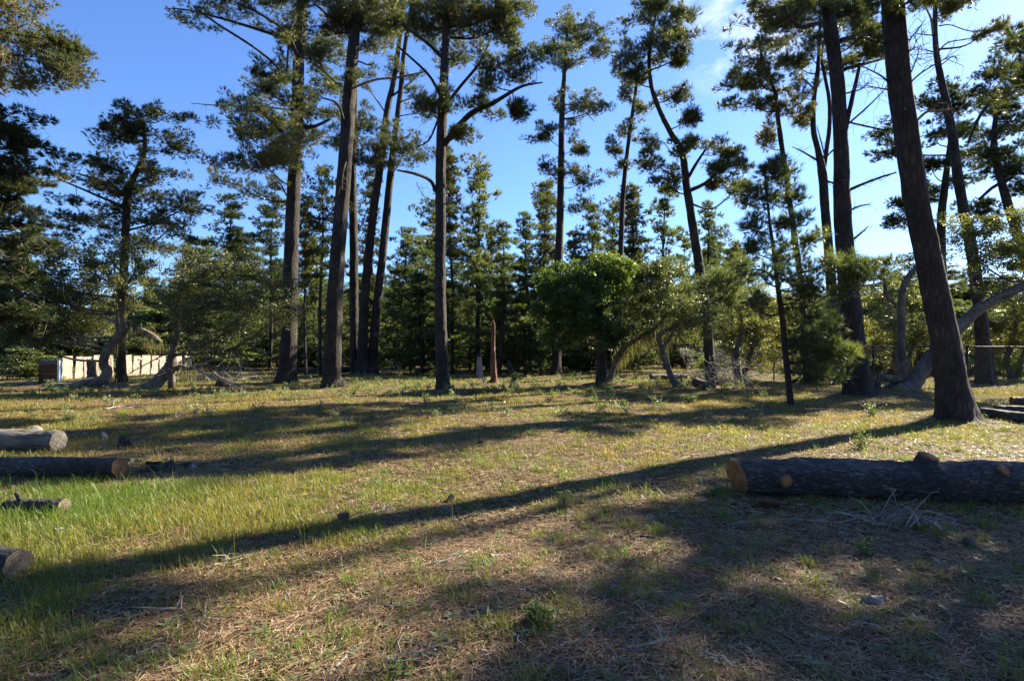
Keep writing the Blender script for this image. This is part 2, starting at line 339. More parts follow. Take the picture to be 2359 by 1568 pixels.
def fill_blob(crown, limbs_out, samples, srad, C, rad, dens, kind, tint, prad=.28, ntuft=33, L0=.165, W0=.0085, limb=True, flat=.65, twig=1.0, bare=.0):
    if limb:
        k = limb_to(samples, C, 0); A = samples[k]; ln = np.linalg.norm(C - A)
        M = A + (C - A) * .5 + np.array([0, 0, -.10 * ln]) + R.normal(size=3) * ln * .05
        r0 = min(srad[k] * .4, .016 + .012 * ln)
        lp, lr = spline([A, M, C, C + (C - A) * .25 * np.array([1, 1, .4])], [r0, r0 * .75, r0 * .45, .012], 5)
        wl = MB(); tube(wl, lp, lr, 6, 0); limbs_out.append(wl)
    else:
        lp = C + R.normal(size=(6, 3)) * rad * .3
    if kind in ('pine', 'young'): prad = min(prad, .16 + .22 * float(min(rad)))
    area = math.pi * rad[0] * rad[2]
    n = max(3, int(dens * area * 5.2 * (.42 / prad) ** 2))
    needle = kind in ('pine', 'young', 'cyp')
    if needle:                                                                # ragged branchlets, each carrying a row of tufts
        nb = max(4, n // 5); d = rand_dirs(nb); d[:, 2] = np.abs(d[:, 2]) * .8 - .25; d = unit(d)
        E = C + d * rad * U(.5, 1.75, nb)[:, None] * 1.05 - np.array([0, 0, 1.0]) * (U(0, .25, nb) * rad[2])[:, None]
        j = R.integers(len(lp) // 3, len(lp), nb); A = lp[j]; ln = np.linalg.norm(E - A, axis=1)[:, None]
        M = A + (E - A) * .55 + np.stack([U(-.08, .08, nb), U(-.08, .08, nb), -U(.02, .16, nb)], -1) * ln
        twigs(crown, A, M, .015 * twig, .010 * twig, 1, .5, .05); twigs(crown, M, E, .010 * twig, .004 * twig, 1, .5, .05)
        t = np.tile(np.array([.3, .5, .68, .85, 1.02]), nb) + U(-.08, .08, nb * 5); i = np.repeat(np.arange(nb), 5); t = t[:, None]
        pc = (1 - t) ** 2 * A[i] + 2 * t * (1 - t) * M[i] + t * t * E[i] + R.normal(size=(nb * 5, 3)) * prad * .38
        sz = (1.12 - .55 * t[:, 0])
    else:
        d = rand_dirs(n); rr = U(0, 1, n) ** .42 * U(.75, 1.3, n)
        pc = C + d * rr[:, None] * rad
        pc[:, 2] += rad[2] * .25 * vnoise(pc[:, 0] * 2, pc[:, 1] * 2)
        j = R.integers(len(lp) // 3, len(lp), n)
        twigs(crown, lp[j], pc, .014 * twig, .006 * twig, 1, .5); sz = np.ones(n)
    m = len(pc); ex = R.integers(0, m, int(m * (2.2 + 2 * bare)))             # bare side twigs
    twigs(crown, pc[ex], pc[ex] + rand_dirs(len(ex)) * prad * U(.6, 1.9, len(ex))[:, None], .0065 * twig, .003 * twig, 1, .5, .22)
    for c, z in zip(pc, sz):
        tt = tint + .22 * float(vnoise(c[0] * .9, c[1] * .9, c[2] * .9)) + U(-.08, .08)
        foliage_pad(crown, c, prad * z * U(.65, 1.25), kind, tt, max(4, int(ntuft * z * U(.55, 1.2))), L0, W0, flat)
def lichen(mb, pts, n, ln):
    p = pts[R.integers(0, len(pts), n)] + R.normal(size=(n, 3)) * .12
    b = p + np.stack([U(-.1, .1, n), U(-.1, .1, n), -U(.3, 1.0, n) * ln], -1)
    sd = unit(np.cross(b - p, rand_dirs(n))) * .006
    mb.add(np.stack([p - sd, p + sd, b], 1).reshape(-1, 3), np.arange(n * 3).reshape(-1, 3), 2, np.repeat(U(0, 1, n), 3), False)

def hero(name, label, cat, trunks, blobs, kind='pine', limbs=(), dead=(), Y=None, bark=None, group=None, tint=.42, lich=0, part='trunk', **kw):
    """trunks/limbs/dead: lists of polylines of (vx, vy, width px[, dY]); blobs: (vx, vy, rx, ry, density[, dY, tint])"""
    base = trunks[0][0]
    if Y is None: Y = depth(base[1])
    B = P(base[0], base[1], Y); B[2] = float(ground_z(B[0], B[1]))
    root = empty(name, B, label, cat, group)
    m = Y / FPX
    def line(pl): return [P(p[0], p[1], Y + (p[3] if len(p) > 3 else 0)) for p in pl], [p[2] * m / 2 for p in pl]
    S, SR = [], []
    for pl in trunks:
        pts, rad = line(pl); pts, rad = spline(pts, rad, 9); rad = rad * .9
        if pl[0][1] > HOR + 25: pts[0][2] = min(pts[0][2], float(ground_z(pts[0][0], pts[0][1]))) - .12
        t = MB(); tube(t, pts, rad, 22, 0, rough=.07, flare=.30 if pl[0][2] > 20 else 0)
        t.build(part, [bark or BARK], root, B); S.append(pts); SR.append(rad)
    wood = []; crown = MB()
    for pl in limbs:
        pts, rad = line(pl); pts, rad = spline(pts, rad, 6); t = MB(); tube(t, pts, rad, 9, 0, rough=.08); t.build('limb', [bark or BARK], root, B); S.append(pts); SR.append(rad)
    for pl in dead:
        pts, rad = line(pl); pts, rad = spline(pts, rad, 5); rad = rad * .75; t = MB(); tube(t, pts, rad, 7, 0, rough=.12)
        k = R.integers(len(pts) // 4, len(pts), 12); twigs(t, pts[k], pts[k] + rand_dirs(12) * U(.12, .6, 12)[:, None], .008, .003, 0, .5, .2)
        t.build('dead_branch', [(BARK, TWIG, BARK)[len(root.children) % 3] if bark is not BARK_OAK else (BARK_OAK, DEAD)[len(root.children) % 2]], root, B)
    S = np.concatenate(S); SR = np.concatenate(SR)
    for b in blobs:
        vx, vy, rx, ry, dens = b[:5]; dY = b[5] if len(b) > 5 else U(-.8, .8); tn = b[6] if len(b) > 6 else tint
        rx, ry = rx * 1.1, ry * 1.12; rad = np.array([rx * m, min(max(rx * m * .9, .5), 3.0), ry * m])
        fill_blob(crown, wood, S, SR, P(vx, vy, Y + dY), rad, dens, kind, tn, **kw)
    if lich: lichen(crown, S[len(S) // 3:], lich, .8)
    for w in wood: w.build('limb', [bark or BARK], root, B)
    crown.build('crown', [FOL[kind], TWIG if bark is not BARK_OAK else BARK_OAK, LICHEN], root, B)
    return root

exec_sections = []
# ------------------------------------------------------------------ the tall pines, from left to right
hero('pine_tree', 'huge straight pine with furrowed bark and layered crown, left of the dark slanting trunk', 'tree',
     [[(657, 880, 60), (661, 850, 46), (666, 760, 39), (670, 600, 36), (676, 450, 33), (684, 300, 31), (688, 150, 28), (696, 0, 25), (702, -150, 20), (706, -300, 12), (708, -420, 4)]],
     [(620, 215, 70, 36, 1.2), (560, 285, 60, 36, 1.2), (618, 275, 62, 40, 1.3, -1.0, .55), (600, 370, 85, 36, 1.5, -1.4, .55), (636, 345, 58, 40, 1.5, -1.5, .62), (545, 425, 62, 26, .7), (570, 250, 50, 30, .8), (610, 175, 45, 18, .9, .8, .25),
      (720, 260, 50, 55, 1.1, .8), (735, 110, 55, 70, 1.2, .8), (640, 165, 40, 24, 1.0, .6), (590, 335, 50, 24, 1.1, -.8, .4), (745, 315, 35, 30, .7, .8, .55), (665, 80, 40, 60, .8), (760, 200, 45, 40, .9), (440, 25, 75, 26, .9), (560, 5, 90, 28, 1.0), (700, -10, 110, 50, 1.0), (620, -90, 150, 60, .9), (760, -120, 120, 70, .9), (690, -230, 130, 80, .9), (700, -350, 80, 60, 1.0)],
     limbs=[[(684, 290, 10), (720, 292, 8), (760, 275, 5, -.5)]],
     dead=[[(672, 185, 8, -.3), (600, 120, 7, -1.5), (500, 55, 6, -2.5), (445, 15, 4, -3)], [(688, 130, 9, -.3), (655, 70, 8, -1), (585, 25, 6, -2), (540, 5, 4, -2)], [(680, 255, 5, .2), (590, 245, 5, 1), (500, 243, 4, 1.4), (440, 238, 2, 1.5)], [(660, 190, 5), (665, 100, 5, -.5), (680, 10, 5, -.5)], [(660, 450, 5), (640, 420, 4), (605, 440, 2)]], bark=None)
hero('pine_tree', 'dark slanting pine with a flared foot, between the huge pine and the three-stemmed pine', 'tree',
     [[(768, 890, 66), (765, 872, 48), (767, 800, 43), (772, 680, 40), (783, 520, 36), (796, 360, 35), (805, 220, 32), (815, 100, 28), (822, 0, 24), (828, -140, 18), (832, -280, 9), (834, -360, 4)]],
     [(800, 60, 75, 55, 1.0, .5), (880, 30, 80, 55, 1.1, .5, .6), (760, 20, 70, 40, .9), (740, 160, 45, 40, .7), (850, 110, 50, 40, .9, .6, .55), (800, 20, 70, 30, 1.2), (740, 60, 50, 36, .9, .4, .6), (870, 70, 50, 30, .9, .7, .65), (780, -60, 120, 55, .9), (900, -80, 110, 60, .9), (830, -180, 110, 70, .9), (832, -290, 70, 60, 1.0)],
     dead=[[(808, 205, 8, -.2), (860, 185, 7, -.8), (920, 178, 6, -1.4), (980, 165, 3, -1.8)], [(795, 290, 8, -.2), (778, 240, 7, -.6), (740, 225, 4, -1)], [(822, 140, 5), (850, 150, 4), (862, 145, 2)], [(805, 345, 4), (790, 400, 4, -.4), (788, 440, 2, -.5)], [(818, 60, 9), (770, 45, 8, -.6), (725, 10, 5, -1.2)]])
hero('three_stemmed_pine', 'pine with three stems from one foot and a dark clump of needles halfway up', 'tree',
     [[(820, 862, 28), (817, 800, 24), (815, 700, 22), (815, 560, 21), (812, 420, 19), (814, 320, 19), (818, 230, 12), (820, 120, 8)],
      [(837, 862, 32, -.3), (835, 780, 24, -.3), (840, 690, 22, -.3), (850, 580, 21, -.3), (863, 470, 20, -.3), (879, 360, 18, -.3), (892, 255, 16), (906, 190, 13), (917, 120, 12), (930, 0, 9), (938, -120, 4)],
      [(858, 862, 32), (861, 790, 24), (869, 690, 21), (880, 600, 20), (892, 480, 19), (903, 370, 17), (913, 290, 15), (924, 200, 13), (930, 130, 12), (950, 0, 9), (960, -100, 4)]],
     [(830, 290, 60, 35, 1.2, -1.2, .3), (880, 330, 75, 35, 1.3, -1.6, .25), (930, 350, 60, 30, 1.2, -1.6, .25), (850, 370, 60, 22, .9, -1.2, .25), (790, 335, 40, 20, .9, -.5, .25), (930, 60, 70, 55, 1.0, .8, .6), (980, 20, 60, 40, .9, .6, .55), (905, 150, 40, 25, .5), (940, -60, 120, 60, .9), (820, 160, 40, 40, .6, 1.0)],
     dead=[[(905, 220, 7), (940, 195, 7, .4), (965, 170, 4, .6)], [(922, 235, 5), (948, 225, 4), (957, 210, 2)], [(910, 270, 4), (935, 265, 3), (960, 262, 2)], [(905, 325, 5), (925, 320, 4), (943, 312, 3)], [(888, 260, 5), (850, 205, 3, -.5), (836, 190, 2, -.5)]])
hero('pine_tree', 'straight slender pine with one long limb rising right under a dense crown, mid clearing', 'tree',
     [[(1022, 899, 48), (1020, 880, 36), (1017, 800, 31), (1014, 650, 28), (1015, 480, 27), (1016, 350, 26), (1021, 220, 23), (1026, 110, 20), (1030, 0, 17), (1034, -120, 11), (1036, -240, 4)]],
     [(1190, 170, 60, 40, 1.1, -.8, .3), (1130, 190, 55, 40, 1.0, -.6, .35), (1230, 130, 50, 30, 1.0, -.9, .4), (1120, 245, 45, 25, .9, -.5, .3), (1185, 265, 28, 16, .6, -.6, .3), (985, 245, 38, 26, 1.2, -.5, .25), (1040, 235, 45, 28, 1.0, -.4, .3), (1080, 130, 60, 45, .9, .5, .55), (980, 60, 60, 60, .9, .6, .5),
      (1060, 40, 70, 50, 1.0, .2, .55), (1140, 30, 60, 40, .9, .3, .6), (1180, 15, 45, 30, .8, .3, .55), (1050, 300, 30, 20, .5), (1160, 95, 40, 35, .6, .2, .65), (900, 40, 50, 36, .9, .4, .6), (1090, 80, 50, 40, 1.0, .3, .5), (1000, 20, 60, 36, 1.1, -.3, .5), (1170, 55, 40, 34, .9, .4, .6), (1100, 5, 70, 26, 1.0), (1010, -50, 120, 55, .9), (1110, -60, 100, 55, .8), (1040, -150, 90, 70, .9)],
     limbs=[[(1022, 335, 15), (1045, 305, 14, -.2), (1085, 262, 12, -.4), (1140, 235, 10, -.6), (1200, 200, 6, -.8), (1250, 190, 3, -.9)], [(1004, 440, 9), (990, 415, 8, -.4), (955, 400, 7, -.9), (915, 392, 4, -1.2)], [(1030, 240, 8), (1060, 200, 7, -.4), (1105, 145, 6, -.8), (1130, 90, 4, -.8)], [(1020, 135, 8), (985, 100, 8, -.3), (930, 60, 5, -.6)], [(1012, 215, 7), (985, 170, 6, -.4), (920, 110, 4, -.9)]],
     dead=[[(1018, 250, 7), (990, 320, 6, .5), (957, 340, 4, .8)], [(1025, 470, 4), (1050, 455, 3, -.3), (1063, 447, 3, -.4)], [(1005, 466, 3), (975, 450, 2), (960, 420, 2)], [(1021, 455, 3), (1035, 420, 3), (1042, 395, 2)]])
hero('pine_tree', 'tall pine with a rounded dome on top and needle shelves down its stem, centre right', 'tree',
     [[(1280, 862, 30), (1282, 820, 24), (1284, 700, 21), (1290, 520, 19), (1293, 370, 17), (1295, 250, 14), (1302, 150, 11), (1306, 80, 6), (1307, 40, 3)]],
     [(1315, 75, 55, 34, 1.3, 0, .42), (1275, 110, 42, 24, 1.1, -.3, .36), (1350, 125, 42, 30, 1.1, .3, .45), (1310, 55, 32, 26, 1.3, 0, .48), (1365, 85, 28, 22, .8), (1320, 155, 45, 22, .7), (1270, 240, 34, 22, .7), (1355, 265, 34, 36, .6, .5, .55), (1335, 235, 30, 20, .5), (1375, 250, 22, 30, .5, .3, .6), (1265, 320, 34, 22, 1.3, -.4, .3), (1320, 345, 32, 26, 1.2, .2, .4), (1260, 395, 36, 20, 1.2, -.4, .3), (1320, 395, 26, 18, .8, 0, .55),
      (1340, 420, 26, 20, 1.0), (1255, 460, 34, 22, 1.0, .3), (1325, 480, 38, 28, 1.1), (1275, 295, 32, 18, 1.0)],
     dead=[[(1295, 265, 4), (1335, 250, 4), (1370, 280, 2)]], Y=31)
hero('pine_tree', 'thin bare-stemmed pine with ragged tufts, just left of the crooked pine', 'tree',
     [[(1424, 856, 20), (1426, 780, 16), (1430, 590, 14), (1436, 440, 12), (1450, 310, 10), (1466, 200, 8), (1475, 140, 4)]],
     [(1470, 170, 40, 30, .7), (1430, 220, 26, 30, .5), (1420, 300, 30, 40, .35), (1480, 250, 24, 30, .45), (1440, 380, 30, 26, .35), (1410, 350, 24, 30, .3)], Y=32, tint=.45, bare=1.2)
hero('crooked_pine', 'crooked pine whose dark trunk bends left near the top under two separate crowns', 'tree',
     [[(1642, 888, 32), (1636, 840, 25), (1628, 740, 24), (1612, 620, 23), (1596, 520, 22), (1582, 430, 20), (1572, 355, 17), (1545, 305, 14), (1520, 255, 12), (1500, 195, 11), (1496, 120, 9), (1510, 40, 5), (1515, 10, 3)]],
     [(1520, 45, 60, 34, 1.1), (1560, 75, 42, 34, 1.0, .3, .5), (1470, 90, 50, 28, 1.0), (1440, 130, 34, 34, .8), (1540, 130, 40, 26, .7, .3, .5), (1490, 25, 32, 26, .9), (1450, 180, 34, 26, .7), (1570, 130, 28, 26, .7), (1555, 220, 30, 30, .35, 0, .55), (1540, 10, 40, 20, 1.0), (1585, 30, 24, 20, .9),
      (1530, 330, 40, 22, 1.0, -.6, .25), (1660, 345, 40, 24, 1.0, .3, .4), (1690, 385, 34, 24, 1.0, .3, .4), (1640, 395, 45, 22, 1.0, -.3, .35), (1510, 380, 38, 24, .9, -.4, .3), (1600, 335, 45, 22, 1.1, .2, .35), (1700, 435, 24, 14, .7), (1650, 430, 30, 16, .8), (1530, 420, 30, 16, .7), (1580, 270, 40, 30, .4)],
     limbs=[[(1586, 440, 10), (1620, 425, 8), (1650, 400, 5)], [(1580, 420, 8), (1602, 380, 7), (1625, 345, 5)]])
hero('pine_tree', 'slim pale pine leaning left behind the young pine, with brown dead twigs under its crown', 'tree',
     [[(1862, 886, 22), (1856, 820, 17), (1845, 650, 15), (1828, 530, 14), (1812, 410, 13), (1800, 330, 12), (1792, 270, 11), (1786, 215, 10), (1770, 175, 8), (1755, 130, 6), (1745, 80, 3)]],
     [(1745, 130, 45, 30, 1.1), (1700, 190, 22, 20, .8), (1740, 170, 50, 26, 1.0), (1790, 150, 45, 24, .9), (1720, 230, 40, 16, .7, 0, .5), (1800, 60, 60, 40, 1.0), (1760, 100, 36, 22, 1.0), (1780, 200, 50, 20, .7, 0, .55), (1760, 330, 26, 30, .25, 0, .95), (1800, 250, 40, 20, .4, 0, .6)], Y=23, bare=.8)
hero('forked_pine', 'pine that forks into two curved stems, close behind the thick dark trunk', 'tree',
     [[(1930, 884, 36), (1925, 820, 28), (1918, 700, 25), (1908, 570, 22), (1900, 470, 21), (1895, 400, 22), (1884, 345, 14), (1874, 300, 13), (1875, 230, 12), (1883, 170, 11), (1887, 110, 8), (1890, 30, 5)],
      [(1896, 400, 12, .2), (1904, 345, 11, .2), (1911, 290, 10, .2), (1910, 230, 9, .2), (1900, 175, 8, .2), (1893, 130, 6, .2), (1905, 60, 4, .2)]],
     [(1860, 110, 60, 30, 1.0), (1830, 70, 50, 35, 1.0), (1920, 70, 50, 35, .9), (1860, 30, 70, 35, 1.1), (1830, 150, 50, 22, .8, 0, .5), (1930, 150, 40, 24, .7, .2, .55), (1850, 270, 40, 14, .4, 0, .7), (1840, 215, 45, 20, .5, 0, .6), (1960, 100, 40, 30, .7), (1885, 0, 50, 24, .8)],
     dead=[[(1884, 370, 7), (1850, 350, 5), (1825, 338, 2)], [(1876, 205, 6), (1855, 185, 4), (1838, 170, 3)], [(1900, 360, 4), (1890, 320, 4), (1882, 290, 2)], [(1905, 360, 5), (1925, 340, 5), (1940, 325, 3)]], Y=23)
hero('pine_tree', 'thick dark pine trunk with broken stubs and a flared foot, beside the grey leaning oak', 'tree',
     [[(1978, 912, 92), (1975, 890, 70), (1967, 820, 58), (1960, 720, 50), (1945, 560, 42), (1939, 440, 39), (1937, 310, 34), (1928, 180, 33), (1912, 60, 32), (1898, -40, 28), (1888, -160, 20), (1880, -300, 8), (1878, -350, 4)]],
     [(1780, 15, 60, 24, .9), (1850, 0, 70, 26, .8), (1950, 5, 60, 28, .6), (2000, 40, 40, 30, .7), (1990, 80, 36, 26, .6), (1830, 40, 60, 30, .8, -.8), (1990, 130, 34, 18, .5, 0, .55), (1880, -260, 90, 50, .9), (1820, -50, 60, 26, .8)],
     limbs=[[(1926, 38, 13), (1965, 25, 12, .3), (2017, -4, 8, .6)], [(1936, 94, 11), (1985, 78, 10, .2), (2040, 48, 7, .5)], [(1943, 160, 8), (1990, 148, 7, .2), (2040, 134, 5, .4)], [(1896, 50, 10, -.2), (1850, 62, 8, -.6), (1822, 45, 6, -.9), (1806, 13, 4, -1)]],
     dead=[[(1944, 318, 16, -.1), (1960, 240, 13, -.15), (1975, 175, 11, -.2), (1981, 146, 8, -.2)], [(1955, 438, 11), (1985, 425, 8, -.2), (2030, 408, 7, -.5), (2066, 397, 4, -.7)], [(1955, 486, 7), (1980, 475, 6), (2004, 470, 3)], [(1955, 560, 8), (1980, 540, 6), (2000, 522, 3)], [(1957, 282, 6), (2000, 292, 6), (2045, 301, 4)], [(1950, 215, 5), (1985, 205, 4), (2000, 190, 2)], [(1955, 285, 6), (2000, 245, 5), (2030, 215, 3), (2045, 195, 2)], [(1930, 425, 7, -.4), (1905, 417, 5, -.5)]], Y=17.6)
hero('leaning_pine', 'massive pine trunk leaning left in front, its long shadow crossing the clearing', 'tree',
     [[(2206, 974, 124), (2203, 950, 92), (2192, 880, 72), (2176, 780, 64), (2152, 660, 60), (2126, 540, 57), (2106, 430, 54), (2090, 320, 55), (2075, 210, 53), (2064, 100, 52), (2056, 0, 50), (2048, -120, 47), (2040, -300, 40), (2034, -500, 30), (2030, -700, 18), (2028, -850, 6)]],
     [(2130, -30, 90, 30, .35), (2000, -180, 140, 60, .7), (2130, -210, 150, 70, .7), (2030, -330, 190, 80, .8), (1960, -450, 170, 80, .8), (2120, -470, 190, 90, .9), (2030, -600, 190, 100, .9), (2030, -740, 130, 90, 1.0)],
     dead=[[(2108, 282, 9), (2135, 258, 8), (2160, 255, 6), (2186, 252, 5)], [(2088, 200, 6), (2120, 170, 5), (2160, 145, 4), (2190, 130, 2)], [(2085, 105, 6), (2105, 80, 4), (2132, 45, 2)], [(2085, 122, 7), (2100, 115, 5), (2108, 108, 3)], [(2048, 105, 7), (2020, 95, 6), (1982, 84, 3)], [(2056, 200, 7), (2030, 175, 5), (1985, 152, 3)], [(2050, 208, 5), (2020, 202, 4), (1996, 198, 3)], [(2085, 240, 5, -.35), (2081, 262, 6, -.4), (2082, 278, 4, -.36)], [(2094, 180, 4), (2110, 140, 3), (2120, 105, 2)]])
hero('bare_pine', 'bare upper pine stem with thin drooping twigs, right of the leaning trunk', 'tree',
     [[(2272, 886, 50), (2268, 860, 36), (2262, 760, 30), (2248, 640, 27), (2232, 540, 25), (2217, 470, 23), (2206, 400, 22), (2195, 320, 21), (2185, 260, 19), (2172, 200, 16), (2160, 140, 14), (2154, 80, 12), (2155, 0, 10), (2160, -100, 6), (2162, -180, 3)]],
     [(2170, 10, 50, 14, .5, 0, .6), (2200, 20, 40, 12, .4, 0, .7), (2130, 5, 30, 20, .4), (2160, -60, 100, 40, .8), (2160, -140, 70, 50, .9), (2270, 75, 14, 5, .5, 0, .8)],
     dead=[[(2150, 80, 7), (2145, 45, 6), (2132, 15, 4), (2125, -10, 3)], [(2163, 118, 5), (2185, 98, 4), (2230, 90, 3), (2270, 80, 2)], [(2163, 60, 4), (2190, 58, 3), (2235, 72, 3), (2292, 68, 3)], [(2155, 120, 5), (2142, 118, 4), (2130, 114, 4)], [(2168, 150, 4), (2195, 130, 3), (2205, 135, 2)], [(2150, 82, 4), (2130, 80, 3), (2113, 78, 3)]], Y=23)
for args in (
    ('flat_topped_cypress', 'dark flat-topped tree at the right edge, upper shelf of foliage standing clear against the sky', [[(2400, 880, 40), (2390, 700, 30), (2350, 560, 24), (2310, 430, 18), (2290, 330, 14), (2300, 220, 8)]],
     [(2300, 190, 45, 22, 1.2), (2340, 160, 40, 24, 1.1), (2350, 120, 30, 22, 1.0), (2300, 245, 55, 24, 1.4), (2340, 300, 50, 30, 1.4), (2350, 390, 60, 40, 1.5), (2310, 350, 40, 18, 1.2), (2400, 250, 60, 50, 1.2), (2400, 350, 60, 50, 1.2), (2330, 440, 50, 26, 1.5), (2280, 470, 40, 12, .8)], [[(2255, 460, 6), (2290, 430, 8), (2330, 410, 8)], [(2230, 330, 5), (2262, 260, 7), (2310, 210, 6)]], 26),
    ('flat_topped_cypress', 'broad tiered dark conifer seen through the gap behind the leaning trunk', [[(2172, 870, 30), (2170, 700, 24), (2168, 520, 20), (2178, 420, 16), (2188, 330, 10), (2195, 260, 5)]],
     [(2160, 240, 40, 24, 1.2), (2195, 215, 40, 20, 1.1), (2230, 240, 36, 24, 1.2), (2060, 300, 34, 26, .9), (2075, 345, 34, 30, 1.3), (2150, 300, 50, 22, 1.3), (2220, 300, 45, 22, 1.1), (2140, 380, 50, 30, 1.4), (2210, 400, 45, 26, 1.2, 0, .5), (2140, 440, 40, 22, 1.1), (2080, 470, 34, 16, .9), (2075, 500, 28, 12, .7), (2240, 350, 50, 24, 1.2)], (), 30)):
    hero(args[0], args[1], 'tree', args[2], args[3], 'cyp', limbs=args[4], Y=args[5], tint=.42, prad=.42, ntuft=46, L0=.19, W0=.018, flat=.4)
hero('young_pine', 'young open pine with upturned shoots, standing alone before the thick dark trunk', 'tree',
     [[(1822, 931, 17), (1816, 880, 15), (1808, 800, 14), (1802, 730, 13), (1793, 670, 12), (1784, 590, 10), (1774, 520, 8), (1768, 460, 5), (1762, 400, 4), (1758, 378, 3)]],
     [(1900, 610, 60, 26, 1.3, -.6, .6), (1960, 620, 55, 24, 1.3, -.8, .62), (1985, 640, 40, 18, 1.1, -.8, .66), (1930, 665, 60, 30, 1.2, -.5, .5), (1860, 680, 45, 34, 1.0), (1700, 620, 55, 24, 1.0, .3, .35), (1670, 650, 50, 26, .9, .3, .3), (1720, 575, 50, 20, .9), (1660, 690, 45, 18, .6), (1790, 600, 40, 30, 1.0), (1850, 560, 40, 24, .8, -.3, .55), (1730, 520, 40, 24, .6), (1830, 510, 34, 26, .6), (1780, 460, 30, 26, .5), (1830, 450, 20, 26, .4), (1720, 470, 22, 22, .4),
      (1870, 730, 50, 28, .9, .3), (1850, 790, 45, 28, .7, .4), (1890, 830, 45, 26, .8, -.2, .55), (1880, 870, 40, 22, .7, -.2, .6), (1850, 850, 45, 34, .9), (1910, 805, 22, 10, .8, -.5, .6), (1880, 760, 50, 34, .9, -.2, .5), (1760, 640, 60, 30, .9), (1730, 700, 40, 26, .6), (1860, 640, 50, 34, 1.0), (1760, 395, 10, 18, .8), (1795, 405, 6, 14, .7)], 'young',
     limbs=[[(1790, 655, 5), (1840, 630, 4, -.3), (1920, 610, 3, -.7), (1990, 598, 2, -.8)], [(1790, 640, 5), (1740, 620, 4, .2), (1690, 640, 3, .3)]], tint=.42, prad=.21, ntuft=12, L0=.19, W0=.010, twig=.7, flat=.7)
# off to the right, outside the frame: the pines whose shade lies over the log and the corners
for nm, lb, x, y, h, cz, cr, dn in (('pine_tree', 'bushy pine just outside the picture to the right, shading the foreground log', 13.0, 10.9, 11.6, 7.4, 2.3, 2.2),
                        ('pine_tree', 'tall pine outside the picture to the right, beyond the shading bushy pine', 19.2, 19.3, 21.6, 19.8, 1.0, .9)):
    root = empty(nm, (x, y, 0), lb, 'tree'); B = np.array([x, y, 0.])
    pts, rad = spline([[x, y, -.1], [x + .1, y, h * .3], [x - .03, y + .05, h * .6], [x + (.45 if h > 15 else 0), y - (.6 if h > 15 else 0), h]], [.28, .21, .14, .03], 8)
    t = MB(); tube(t, pts, rad, 16, rough=.07); t.build('trunk', [BARK], root, B)
    w, c = [], MB()
    spots = ([(6.1, .4), (6.5, 1.0), (7.0, .2), (7.2, 1.3), (7.7, 1.9), (8.4, 2.3), (8.0, .6), (8.3, -.4), (9.2, .6), (10.1, .9), (7.0, -.8), (9.4, -.5), (6.3, -1.3), (7.2, -1.7), (8.2, -1.7), (9.0, -1.2), (5.9, -.5), (6.7, -2.2)] if h < 15 else
             [(18.4, .5), (18.9, -.3), (19.4, .3), (19.9, -.5), (20.4, .5), (21.0, 0), (21.5, -.4)])
    for zz, off in spots:
        q = pts[int(np.argmin(np.abs(pts[:, 2] - zz)))]
        fill_blob(c, w, pts, rad, np.array([q[0] - .595 * off, q[1] + .804 * off, zz]), np.array([.95, .95, .5]), dn, 'pine', .42)
    for q in w: q.build('limb', [BARK], root, B)
    c.build('crown', [PINE, TWIG], root, B)

# ------------------------------------------------------------------ left side conifers
hero('dark_conifer', 'dark ragged conifer with upcurved branch tips, left of the clearing behind the sprawling oak', 'tree',
     [[(281, 882, 30), (279, 850, 23), (280, 780, 21), (284, 650, 20), (290, 520, 18), (296, 440, 16), (318, 390, 13), (333, 345, 11), (330, 290, 7), (318, 250, 4)]],
     [(300, 255, 28, 22, .9), (330, 290, 45, 22, 1.1), (270, 285, 26, 14, .7), (390, 265, 34, 26, 1.0), (360, 310, 50, 24, 1.2), (400, 340, 40, 18, 1.0), (300, 315, 50, 24, 1.2), (255, 300, 22, 10, .7), (250, 390, 45, 16, 1.0), (300, 375, 55, 24, 1.2, -.4, .6), (370, 390, 45, 22, 1.0), (200, 370, 24, 10, .7), (330, 430, 60, 28, 1.3), (210, 420, 36, 14, .6), (390, 450, 55, 24, 1.1, 0, .55), (430, 480, 34, 14, .8), (270, 450, 60, 30, 1.3), (180, 460, 50, 20, .9), (340, 500, 80, 30, 1.3), (220, 510, 70, 30, 1.2), (300, 550, 90, 30, 1.1), (400, 520, 40, 20, .8)], 'cyp',
     limbs=[[(292, 450, 8), (240, 420, 7), (180, 400, 4)], [(292, 480, 7), (200, 440, 5, -.4), (130, 410, 3, -.6)]], tint=.42, prad=.26, ntuft=28, L0=.15, W0=.014, flat=.75, bare=.8)
hero('layered_cypress', 'black-green layered tree filling the left edge', 'tree',
     [[(-40, 930, 60), (-40, 800, 44), (-38, 600, 38), (-30, 400, 30), (-20, 250, 20), (-10, 150, 8)]],
     [(20, 265, 50, 16, 1.3), (30, 330, 55, 18, 1.3), (10, 300, 40, 14, 1.2, 0, .6), (70, 390, 60, 14, 1.2), (20, 400, 70, 22, 1.3), (0, 430, 80, 20, 1.3, -.6, .6), (60, 440, 60, 14, 1.1), (20, 480, 80, 20, 1.3), (60, 520, 70, 18, 1.1), (0, 560, 110, 34, 1.3, 0, .5), (80, 560, 80, 24, 1.0), (30, 640, 90, 40, 1.2), (-60, 330, 60, 60, 1.0), (-70, 480, 70, 70, 1.0), (0, 720, 90, 50, 1.2)], 'cyp', Y=16, tint=.3, prad=.30, ntuft=46, L0=.14, W0=.014, flat=.3, bare=.5)
